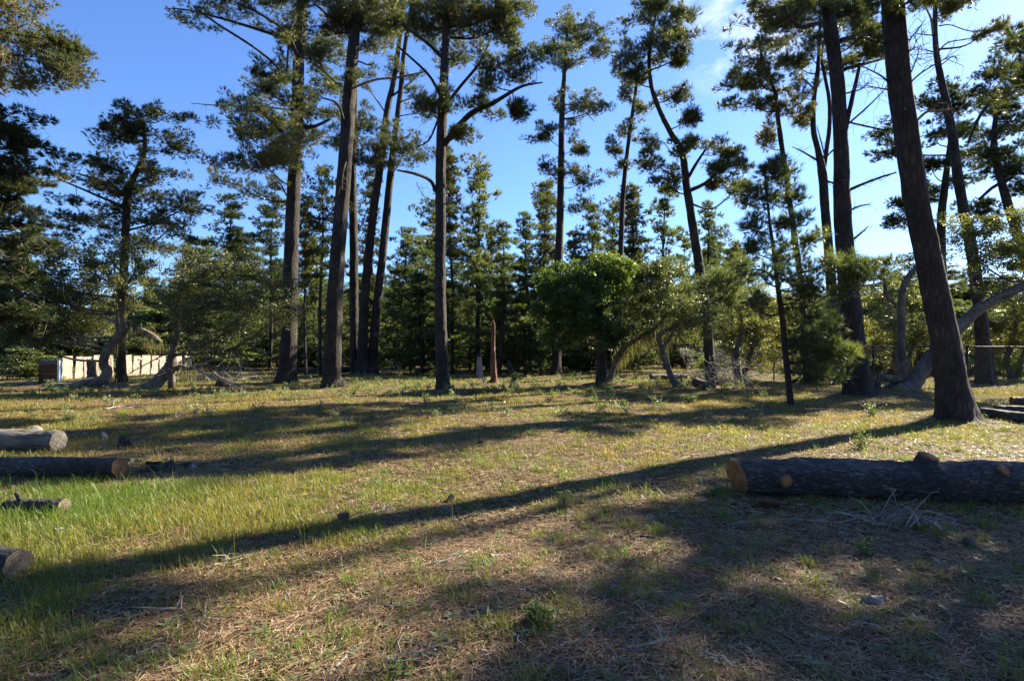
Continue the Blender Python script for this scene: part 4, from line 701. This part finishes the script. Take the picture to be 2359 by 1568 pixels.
# ------------------------------------------------------------------ board fence, wooden box, wire fence
def board_fence():
    A = np.array([(142 - 1179.5) / FPX * 27.6, 27.6]); E = np.array([(434 - 1179.5) / FPX * 33.4, 33.4]); ln = float(np.linalg.norm(E - A)); ang = math.atan2(E[1] - A[1], E[0] - A[0])
    root = empty('board_fence', (A[0], A[1], float(ground_z(A[0], A[1]))), 'pale fence of wide rough slabs with gaps, behind the sprawling oaks at the left', 'fence'); root.rotation_euler = (0, 0, ang)
    slab = plain_mat('pale_slab_wood', (.47, .405, .34), .8, .25, 3.0); edge = plain_mat('white_bracket', (.75, .75, .75), .5, .05)
    x = 0.0; k = 0                                                            # local x runs along the fence, its sunny face at -y
    while x < ln:
        Wd = U(.32, .46); H = 1.12 + U(-.05, .06); lean = U(-.04, .07); mb = MB(); n = 7; zs = np.linspace(-.12, 1, n); vs = []
        for z in zs:
            e1, e2 = R.normal() * .014, R.normal() * .014; sx = lean * z * H; o = (k % 2) * .02
            vs += [[x + e1 + sx, o, z * H], [x + Wd + e2 + sx, o, z * H], [x + Wd + e2 - .01 + sx, .06 + o, z * H], [x + e1 + .01 + sx, .06 + o, z * H]]
        f = []
        for a in range(n - 1):
            for q in range(4): q2 = (q + 1) % 4; f += [[a * 4 + q, a * 4 + q2, a * 4 + 4 + q2], [a * 4 + q, a * 4 + 4 + q2, a * 4 + 4 + q]]
        t = (n - 1) * 4; f += [[t, t + 1, t + 2], [t, t + 2, t + 3]]
        mb.add(vs, f, 0, .5, False); mb.build('board', [slab], root)
        if k % 2: mb = MB(); box(mb, [x + Wd + .0, -.03, .92], [x + Wd + .10, -.022, .99]); mb.build('bracket', [edge], root)
        x += Wd + U(.06, .13); k += 1
    for z in (.25, .93):
        mb = MB(); box(mb, [0, .09, z - .04], [ln + .2, .13, z + .04]); mb.build('rail', [slab], root)
board_fence()
def wood_box():
    C = G(114, 890); root = empty('wooden_box', C, 'upright brown wooden box with a navy top band and white and blue side edge', 'box')
    m = C[1] / FPX; W, H = 46 * m, 53 * m
    br = wood_mat('stained_plywood', [(.3, (.045, .020, .010)), (.7, (.12, .055, .026))], (3, 3, 20), .3, .01, vor=False)
    nv = plain_mat('navy_paint', (.02, .035, .10), .4, .15); wt = plain_mat('white_paint', (.78, .78, .80), .5, .06); bl = plain_mat('blue_paint', (.10, .30, .80), .45, .08)
    x0 = C[0] - W / 2; y0 = C[1]; z0 = C[2]
    for nm, lo, hi, mt in (('back_panel', (x0, y0 + .02, z0 + .03), (x0 + W - .07, y0 + .05, z0 + H * .86), br), ('top_band', (x0, y0, z0 + H * .86), (x0 + W - .07, y0 + .11, z0 + H), nv),
                           ('rail', (x0, y0 - .02, z0 + H * .82), (x0 + W - .075, y0 + .018, z0 + H * .855), CUT), ('rail', (x0 + .01, y0 - .015, z0 + H * .40), (x0 + W - .075, y0 + .018, z0 + H * .435), CUT),
                           ('bottom_panel', (x0 + .02, y0 + .052, z0), (x0 + W - .07, y0 + .11, z0 + .028), br), ('side_panel', (x0 + W - .068, y0 - .02, z0 - .03), (x0 + W + .005, y0 + .028, z0 + H + .005), wt),
                           ('edge_strip', (x0 + W - .03, y0 + .03, z0 - .03), (x0 + W + .012, y0 + .075, z0 + H), bl), ('side_panel', (x0 - .03, y0 + .0, z0), (x0 - .002, y0 + .11, z0 + H * .99), br)):
        mb = MB(); box(mb, lo, hi); o = mb.build(nm, [mt], root, C); bv = o.modifiers.new('bevel', 'BEVEL'); bv.width = .006; bv.segments = 2
wood_box()
def wire_fence():
    pts = [P(1560, 840, 36), P(1760, 860, 27), P(1960, 880, 21.5), P(2146, 905, 18.7), P(2330, 912, 17.6), P(2560, 920, 17.0)]
    pts = np.array([[p[0], p[1], 0] for p in pts]); H = 1.52
    root = empty('wire_fence', pts[0], 'black chain-link fence running behind the right-hand trunks', 'fence'); mbw = MB()
    P2, _ = spline(pts, np.ones(len(pts)), 12); seg = np.r_[0, np.cumsum(np.linalg.norm(np.diff(P2, axis=0), axis=1))]
    at = lambda s: np.array([np.interp(s, seg, P2[:, k]) for k in range(3)]).T
    tot = seg[-1]
    s = np.arange(0, tot - H, .085); A = at(s); Bq = at(s + H)
    mid = at(s + H / 2)
    for lo, hi in ((A, Bq), (Bq, A)):
        a = lo.copy(); b = hi.copy(); a[:, 2] = .03; b[:, 2] = H
        twigs(mbw, a, b, .0035, .0035, 0, .5, 0.0)
    mbw.build('wire_mesh', [WIRE], root, pts[0])
    mb = MB(); top = P2.copy(); top[:, 2] = H; tube(mb, top, np.full(len(top), .022), 8); mb.build('top_rail', [BLACK], root, pts[0])
    for q in np.arange(1.2, tot, 2.9):
        p = at(np.array([q]))[0]; mb = MB(); tube(mb, np.array([p + [0, 0, -.1], p + [0, 0, H + .05]]), np.array([.032, .032]), 10); mb.build('post', [BLACK], root, pts[0])
    # post seen left of the leaning trunk
wire_fence()

# ------------------------------------------------------------------ grass, litter and small plants (stuff)
def view_points(n, y0, y1, pw=1.0, margin=1.06):
    t = U(0, 1, n); Y = (y0 ** pw + t * (y1 ** pw - y0 ** pw)) ** (1 / pw); X = U(-1, 1, n) * (.90 * margin) * Y + U(-.3, .3, n)
    return X, Y
def patch(x, y, cx, cy, rx, ry): return np.exp(-(((x - cx) / rx) ** 2 + ((y - cy) / ry) ** 2))
def lush(x, y):                                             # 0 bare litter .. 1 thick grass
    n = .5 + .5 * vnoise(x / 1.9 + 3, y / 1.9, 1) * .8 + .22 * vnoise(x / .6, y / .6, 5)
    near = np.clip((7 - y) / 3, 0, 1) * np.clip((x + 1.4) / 1.2, 0, 1)
    g = n * (.80 - .42 * near) + 1.0 * patch(x, y, -3.6, 5.2, 2.3, 1.9) + .25 * patch(x, y, -3.0, 3.3, .8, .8) - .5 * patch(x, y, -.8, 3.4, 2.1, 1.2) - 1.1 * patch(x, y, -4.4, 6.9, 1.3, .7) + .25 * np.clip((y - 7) / 3, 0, 1)
    for bx, by, bh, br in BUMPS: g = g - .7 * np.exp(-((x - bx) ** 2 + (y - by + .4) ** 2) / (br * .9) ** 2)
    g = g * (.55 + .75 * np.clip(.5 + 1.1 * vnoise(x / .33, y / .33, 21) + .5 * vnoise(x / .12, y / .12, 33), 0, 1.2))
    return np.clip(g, 0, 1.3)
def blades(mb, x, y, h, w, tint, lean=.5, seg2=True):
    n = len(x); z = ground_z(x, y) - .004; p = np.stack([x, y, z], -1); a = U(0, 6.283, n); ln = np.abs(R.normal(size=n)) * lean
    d = np.stack([np.cos(a) * ln, np.sin(a) * ln, np.ones(n)], -1); d = unit(d); sa = a + math.pi / 2 + U(-.7, .7, n)
    sd = np.stack([np.cos(sa), np.sin(sa), np.zeros(n)], -1) * (np.broadcast_to(w, (n,)) / 2)[:, None]; h = np.broadcast_to(h, (n,))[:, None]
    if seg2:
        mid = p + d * h * .55; tip = mid + unit(d + np.stack([np.cos(a) * .7, np.sin(a) * .7, -.25 * np.ones(n)], -1) * U(.2, 1.1, n)[:, None]) * h * .5
        v = np.stack([p - sd, p + sd, mid - sd * .8, mid + sd * .8, tip], 1); f = np.array([[0, 1, 3], [0, 3, 2], [2, 3, 4]]); k = 5
    else:
        v = np.stack([p - sd, p + sd, p + d * h], 1); f = np.array([[0, 1, 2]]); k = 3
    mb.add(v.reshape(-1, 3), (f[None] + (np.arange(n) * k)[:, None, None]).reshape(-1, 3), 0, np.repeat(np.clip(tint, 0, 1), k), False)
mb = MB()
for y0, y1, n, hh, ww, seg2 in ((2.3, 4.2, 70000, .050, .0035, True), (4.2, 7.5, 120000, .060, .005, True), (7.5, 14, 130000, .075, .009, True), (14, 24, 110000, .095, .017, False), (24, 46, 80000, .13, .032, False)):
    X, Y = view_points(n, y0, y1, 1.6); g = lush(X, Y); keep = R.random(n) < np.clip(g * g * 1.25, .03, 1); X, Y, g = X[keep], Y[keep], g[keep]
    left = patch(X, Y, -3.6, 5.0, 2.6, 2.2) + .6 * patch(X, Y, -3.4, 3.2, 1.4, 1.0); h = hh * U(.4, 1.25, len(X)) * (.5 + .55 * g + .75 * left)
    dry = np.clip(.36 + .27 * vnoise(X / 1.3, Y / 1.3, 8) + .35 * left - .10 * (Y > 7.5) + .22 * (Y > 22), 0, 1)
    blades(mb, X, Y, h, ww, dry + U(-.28, .28, len(X)), .55, seg2)
# tufts
for n, y0, y1, hr, rr in ((650, 2.4, 5.5, .080, .045), (700, 5.5, 11, .10, .07), (500, 10, 20, .13, .10)):
    X, Y = view_points(n, y0, y1, 1.6); kk = R.random(n) < np.clip(.35 + .9 * vnoise(X / .9, Y / .9, 41) + .35 * (X > -.2), .10, 1); X, Y = X[kk], Y[kk]; n = len(X); k = 46; xs = np.repeat(X, k) + R.normal(size=n * k) * rr * np.repeat(U(.5, 1.2, n), k); ys = np.repeat(Y, k) + R.normal(size=n * k) * rr
    blades(mb, xs, ys, hr * np.repeat(U(.6, 1.5, n), k) * U(.5, 1.2, n * k), .0042 if y0 < 5 else .006, np.repeat(U(.45, 1.0, n), k) + U(-.25, .12, n * k), 1.25, True)
# taller stalks on the left
n = 500; X = -3.5 + R.normal(size=n) * 1.0; Y = 4.9 + R.normal(size=n) * 1.0; k = (Y > 2.8)
blades(mb, X[k], Y[k], U(.12, .28, n)[k], .005, U(.45, .95, n)[k], .35, True)
tag(mb.build('grass', [GRASS]), 'short green and dry yellow grass over the clearing', 'grass', kind='stuff')
mb = MB()                                                    # needle litter
for y0, y1, n, ln, w in ((2.3, 5, 80000, .11, .0024), (5, 9, 60000, .13, .0042), (9, 16, 30000, .16, .009)):
    X, Y = view_points(n, y0, y1, 1.6); g = lush(X, Y); k = R.random(n) < np.clip(1.05 - g * .9, .15, 1); X, Y = X[k], Y[k]; n = len(X)
    a = U(0, 6.283, n) + .8 * vnoise(X * 1.5, Y * 1.5); z = ground_z(X, Y) + U(.003, .014, n); l = ln * U(.5, 1.1, n)
    p = np.stack([X, Y, z], -1); d = np.stack([np.cos(a), np.sin(a), U(-.08, .16, n)], -1) * l[:, None]; sd = np.stack([-np.sin(a), np.cos(a), U(-.6, .6, n)], -1) * w
    mb.add(np.stack([p - sd, p + sd, p + d], 1).reshape(-1, 3), np.arange(n * 3).reshape(-1, 3), 0, np.repeat(np.clip(R.normal(size=n) * .36 + .5, 0, 1), 3), False)
# bits of bark, dead leaves and chips
for y0, y1, n, sz in ((2.3, 6, 6500, .026), (6, 14, 7000, .038), (14, 30, 6000, .055)):
    X, Y = view_points(n, y0, y1, 1.6); leaves(mb, np.stack([X, Y, ground_z(X, Y) + .008], -1), sz, 0, np.clip(R.normal(size=n) * .35 + .5, 0, 1), .5, 4.0)
# sunlit chips beyond the wire fence
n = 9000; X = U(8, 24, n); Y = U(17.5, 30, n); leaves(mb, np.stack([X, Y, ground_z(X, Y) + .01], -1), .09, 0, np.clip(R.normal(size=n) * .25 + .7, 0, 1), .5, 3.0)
tag(mb.build('needle_litter', [LITTER]), 'brown pine needles, leaf scraps and bark chips on the ground', 'litter', kind='stuff')
mb = MB()                                                    # flat rosettes and small herbs
def rosette(x, y, r, nl, tint, up=.25):
    z = float(ground_z(x, y)) + .006; a = np.linspace(0, 6.283, nl, endpoint=False) + U(-.3, .3, nl)
    for q in a:
        l = r * U(.7, 1.2); d = np.array([math.cos(q), math.sin(q), up * U(.2, 1.4)]); s = np.array([-math.sin(q), math.cos(q), 0]) * l * .2; c = np.array([x, y, z])
        mb.add([c, c + d * l * .6 + s, c + d * l * .6 - s, c + d * l], [[0, 1, 2], [1, 3, 2]], 0, np.clip(tint + U(-.1, .1), 0, 1), False)
X, Y = view_points(2200, 2.4, 9, 1.5)
for x, y in zip(X, Y):
    if lush(x, y) < .85: rosette(x, y, U(.022, .062), R.integers(5, 10), U(.3, 1))
def herb(m, x, y, h, n, lf, tint, spread=.5):
    z = float(ground_z(x, y)); A = np.repeat(np.array([[x, y, z]]), n, 0) + np.stack([U(-.03, .03, n), U(-.03, .03, n), np.zeros(n)], -1)
    B = A + np.stack([R.normal(size=n) * h * spread, R.normal(size=n) * h * spread, h * U(.6, 1.1, n)], -1); twigs(m, A, B, h * .014, h * .007, 1, .5, .08)
    k = 12; t = np.repeat(U(.25, 1, (n, k)).reshape(-1), 1); i = np.repeat(np.arange(n), k); leaves(m, A[i] + (B - A)[i] * t[:, None] + R.normal(size=(n * k, 3)) * lf * .45, lf, 0, tint, .5, .6); return B
n = 0
while n < 420:                                              # lush weeds along the edge of the wood and under the oaks
    vx = U(60, 1760); vy = U(862, 915) if R.random() < .93 else U(915, 980)
    x, y, _ = G(vx, vy); herb(mb, x, y, U(.08, .26), 5, .06, U(.5, 1)); n += 1
tag(mb.build('ground_weeds', [WEED, TWIG]), 'small leafy weeds and rosettes scattered through the grass', 'weeds', kind='stuff')

def weed(label, vx, vy, h, n, lf, tint, flowers=0, group=None, spread=.4):
    g = G(vx, vy); root = empty('weed_plant', g, label, 'plant', group); mb = MB(); B = herb(mb, g[0], g[1], h, n, lf, tint, spread); mb.build('leaves', [WEED, TWIG], root, g)
    if flowers:
        mb = MB(); k = R.integers(0, n, flowers); 
        for b in B[k]:
            for a in np.linspace(0, 6.28, 6)[:-1]: mb.add([b, b + [.012 * math.cos(a - .5), .012 * math.sin(a - .5), .01], b + [.018 * math.cos(a), .018 * math.sin(a), .016], b + [.012 * math.cos(a + .5), .012 * math.sin(a + .5), .01]], [[0, 1, 2], [0, 2, 3]], 0, .5, False)
        mb.build('flowers', [FLOWER], root, g)
for a in (('bluish bushy weed with yellow flowers below the long trunk shadow', 1300, 1172, .16, 26, .022, .75, 4), ('leafy green weed in the bare soil near the bottom centre', 1240, 1445, .09, 34, .026, .35), ('tall sunny weed sprouting in front of the dark log, near the middle of it', 2140, 1148, .24, 14, .035, .6),
          ('bushy weed at the far right in front of the dark log', 2275, 1152, .15, 26, .035, .5), ('sunny leggy weed behind the dark log, upright by the trunk shadow', 1985, 1040, .26, 14, .04, .6, 2), ('low sunny weed behind the dark log near its left knot', 1905, 1085, .14, 12, .035, .55),
          ('green sprout alone on the shaded soil at the right', 1995, 1275, .13, 8, .03, .5), ('lone green sprout at the left before the shade band', 380, 1005, .22, 6, .035, .6), ('small weed at the foot of the felled log cut end', 1640, 1150, .10, 16, .03, .5), ('yellow-flowered weed on the sunny rise right of the snaking oak', 1590, 925, .25, 20, .06, .6, 8),
          ('leafy clump right behind the red snag', 1190, 880, .42, 30, .09, .6), ('pale green weed left of the massive trunk foot', 2010, 960, .3, 18, .05, .65, 5), ('grassy shrublet before the board fence', 165, 868, .5, 40, .09, .45), ('spindly weed at the foot of the straight slender pine', 965, 898, .3, 12, .06, .55)):
    weed(*a)

# ------------------------------------------------------------------ sticks, bark, cones, dead branches
def stick(name, label, pts, r, bark=DEAD, forks=0, cat='stick', group=None, lift=.6):
    g = [G(a, b, r * lift) for a, b in pts]; p, rad = spline(g, np.linspace(r, r * .55, len(g)), 5)
    mb = MB(); p = p + R.normal(size=p.shape) * r * .35; tube(mb, p, rad, 8, rough=.15)
    for k in range(forks):
        j = R.integers(1, len(p) - 1); d = unit((p[min(j + 1, len(p) - 1)] - p[j - 1]) + R.normal(size=3) * .06) ; d = unit(d + rand_dirs(1)[0] * .9); d[2] = abs(d[2]) * .5
        twigs(mb, p[j], p[j] + d * r * U(8, 22), r * .5, r * .2)
    o = mb.build(name, [bark], None, g[0]); tag(o, label, cat, group); return o
stick('driftwood_stick', 'stout bleached stick lying in the sunny patch at the bottom centre', [(1125, 1286), (1150, 1282), (1175, 1278)], .016)
stick('stick', 'forked stick lying in the sun, left of the leaning trunk shadow', [(1632, 992), (1690, 994), (1752, 990)], .014, BARK, 4)
stick('stick', 'curled pale branch lying along the trunk shadow at left centre', [(770, 1216), (830, 1196), (870, 1186), (912, 1180)], .012, DEAD, 6)
stick('stick', 'short upright-looking grey stick beside the leafy weed at the bottom', [(1273, 1420), (1276, 1462)], .011)
stick('stick', 'dark knobbly branch across the bottom right corner of the sunny patch', [(1432, 1500), (1500, 1490), (1560, 1470)], .012, DEAD, 5)
stick('stick', 'long thin branch before the felled log, left half', [(1690, 1208), (1780, 1196), (1880, 1200), (1960, 1206)], .011, DEAD, 5)
stick('stick', 'crooked dark twig near the small rise right of centre', [(1450, 1240), (1520, 1248), (1550, 1270), (1500, 1300)], .010, BARK, 3)
stick('stick', 'bleached split stick right of centre in the sun', [(1490, 1200), (1540, 1192)], .014, DEAD)
stick('stick', 'grey twig lying in the shade at the lower left', [(290, 1520), (340, 1500), (380, 1485)], .010, DEAD, 3)
stick('stick', 'long grey stick at the bottom edge left of centre', [(760, 1560), (790, 1530), (800, 1515)], .010, DEAD, 1)
stick('stick', 'broken branch standing by the snag in the mid clearing', [(1100, 888), (1130, 884)], .05, BARK, 3)
stick('stick', 'forked grey branch in the shade band at the left', [(240, 945), (290, 938), (350, 945)], .02, DEAD, 6)
stick('stick', 'twiggy dark branch on the bare mound in mid clearing', [(1275, 955), (1290, 948), (1308, 958)], .022, DEAD, 5)
stick('stick', 'dark twig on the dry grass below the shade band, centre left', [(1015, 1120), (1045, 1104), (1080, 1118)], .010, BARK, 4)
stick('stick', 'sawn pole lying behind the felled log at the right', [(2100, 1040), (2150, 1032), (2190, 1052)], .014, BARK, 2)
for k in range(64):
    vx, vy = U(60, 2300), 985 + 575 * R.random() ** .8; a = U(-.6, .6); l = U(15, 55) * (vy - 800) / 500
    stick('twig', 'thin dead twig lying loose in the grass and needle litter', [(vx, vy), (vx + l * math.cos(a) * .5, vy + l * math.sin(a) * .25 + U(-4, 4)), (vx + l * math.cos(a), vy + l * math.sin(a) * .4)], U(.006, .012), [DEAD, TWIG, DEAD][k % 3], 3, 'twig', 'loose dead twigs on the ground')
def bark_piece(label, vx, vy, lx, ly, h, bark, ang=0.0):
    h *= 1.5
    g = G(vx, vy); root = MB(); n = 14; th = np.linspace(0, 6.283, n, endpoint=False); rr = 1 + .3 * R.normal(size=n) * .5
    a = np.stack([np.cos(th) * lx * rr, np.sin(th) * ly * rr], -1); c, s_ = math.cos(ang), math.sin(ang); a = a @ np.array([[c, s_], [-s_, c]])
    lo = np.c_[a, np.full(n, -.005)] + g; hi = np.c_[a * .8, h * (1 + .3 * R.normal(size=n))] + g; v = np.vstack([lo, hi, g + [0, 0, h * 1.15]]); f = []
    for j in range(n): j2 = (j + 1) % n; f += [[j, j2, n + j2], [j, n + j2, n + j], [n + j, n + j2, 2 * n]]
    root.add(v, f, 0, .5, False); return tag(root.build('bark_piece', [bark], None, g), label, 'bark piece')
bark_piece('pale slab of bark on the shaded soil at the lower right', 2010, 1380, .085, .03, .022, DEAD, .1)
bark_piece('dark flake of bark in the sunny patch at the bottom, left of centre', 905, 1405, .075, .03, .012, BARK_OAK, -.1)
bark_piece('heap of broken black bark right of the rotten orange log end', 370, 1085, .17, .06, .05, BARK_LOG, .3)
bark_piece('black clod beside the silver log', 290, 1030, .11, .07, .085, BARK_LOG)
bark_piece('white weathered chunk in the grass at the left', 140, 1245, .05, .03, .03, DEAD, .4)
bark_piece('flat dark bark piece at the lower right', 1850, 1300, .05, .018, .01, BARK_LOG, -.3)
bark_piece('grey stub of wood behind the barked log at left', 240, 1016, .05, .03, .06, DEAD, 1)
for k in range(16):
    bark_piece('loose black bark flake in the debris right of the rotten orange log end', U(290, 450), U(1035, 1100), U(.06, .17), U(.03, .07), U(.012, .03), [BARK_LOG, BARK_LOG, BARK_OAK, BARK][k % 4], U(0, 3))['group'] = 'bark debris by the left logs'
def cone(label, vx, vy, s, ang, group=None):
    s *= .8
    g = G(vx, vy, s * .42); mb = MB(); d = np.array([math.cos(ang), math.sin(ang), .15]); u, w = perps(d[None]); u, w = u[0], w[0]
    t = np.linspace(-.5, .5, 15); pts = g + d * t[:, None] * s; tube(mb, pts, s * .27 * np.sqrt(np.maximum(.01, 1 - (t * 2) ** 2)) * (1 - .35 * t), 12)
    for k in range(110):
        q = (k / 110 - .5); a = k * 2.4; r = s * .34 * math.sqrt(max(.04, 1 - (q * 1.9) ** 2)); o = u * math.cos(a) + w * math.sin(a); c = g + d * q * s + o * r * .7; sd = np.cross(d, o) * s * .085
        mb.add([c - sd, c + sd, c + o * s * .24 + d * s * .09 + sd * .6, c + o * s * .24 + d * s * .09 - sd * .6], [[0, 1, 2], [0, 2, 3]], 0, .5, False)
    tag(mb.build('pine_cone', [cone_mat], None, g), label, 'pine cone', group)
cone_mat = wood_mat('cone_scales', [(.3, (.09, .075, .065)), (.7, (.26, .23, .20))], (30, 30, 30), .3, .004, vor=False)
for lb, vx, vy, s, a in (('large grey pine cone on the edge of the trunk shadow, left of centre', 790, 1208, .12, .5), ('pine cone beside the striped shadow, just right of the large grey one', 1038, 1156, .085, 1.2), ('pine cone in the shade of the bottom right corner', 1640, 1418, .09, .3), ('dark pine cone right of the twig heap', 2235, 1252, .10, 2.0),
                      ('pine cone in the sun below the left grass patch', 598, 1198, .07, .9), ('small pine cone on the dry grass in the shade band', 1105, 1028, .10, .2), ('pine cone half hidden in the left grass', 410, 1040, .09, 1.5)): cone(lb, vx, vy, s, a)
# dead brushwood
def brush(name, label, vx, vy, w, h, n, r, bark=DEAD):
    g = G(vx, vy); m = g[1] / FPX; root = MB()
    for k in range(n):
        a = g + np.array([U(-.5, .5) * w * m, U(-.4, .4) * w * m * .6, .02]); dr = np.array([U(-1, 1), U(-.6, .6), U(.1, 1.0)]); dr[2] *= h / w * 1.6; l = w * m * U(.3, .8)
        p = [a, a + unit(dr) * l * .5, a + unit(dr) * l + np.array([U(-.2, .2) * l, U(-.2, .2) * l, -U(.0, .35) * l])]
        for q in p: q[2] = max(q[2], float(ground_z(q[0], q[1])) + .01)
        pp, rr = spline(p, [r, r * .7, r * .3], 5); tube(root, pp, rr, 5, rough=.1)
        j = R.integers(2, len(pp), 4); twigs(root, pp[j], pp[j] + rand_dirs(4) * l * .3 * np.array([1, 1, .6]), r * .5, r * .2)
    tag(root.build(name, [bark], None, g), label, 'brushwood')
brush('dead_twig_heap', 'tangle of bare grey twigs on the ground before the felled log', 2075, 1205, 150, 50, 26, .0065)
brush('dead_branch_heap', 'tall grey tangle of dead branches before the crooked pine foot', 1660, 890, 130, 110, 34, .022)
brush('dead_branch_heap', 'grey dead twigs sprawling on the grass below the second oak', 500, 878, 150, 40, 36, .014)
brush('dead_branch_heap', 'bleached bare branches at the foot of the wood, right of the three-stemmed pine', 905, 862, 60, 110, 10, .02)
brush('dry_sprig', 'small bare upright sprig in the grass left of centre', 425, 968, 40, 60, 6, .008)
mb = MB(); g = G(1762, 1168)
n = 260; a = U(-.6, .5, n) + math.pi; p = g + np.stack([U(0, .16, n), U(-.05, .05, n), U(.005, .05, n)], -1); sd = np.stack([np.zeros(n), np.full(n, .003), U(-.002, .002, n)], -1); d = np.stack([np.cos(a) * .14, np.sin(a) * .06, U(-.02, .05, n)], -1)
mb.add(np.stack([p - sd, p + sd, p + d], 1).reshape(-1, 3), np.arange(n * 3).reshape(-1, 3), 0, U(0, .3, n * 3), False)
tag(mb.build('dead_needle_bunch', [LITTER], None, g), 'rust-brown bunch of dead needles below the felled log left knot', 'needle bunch')
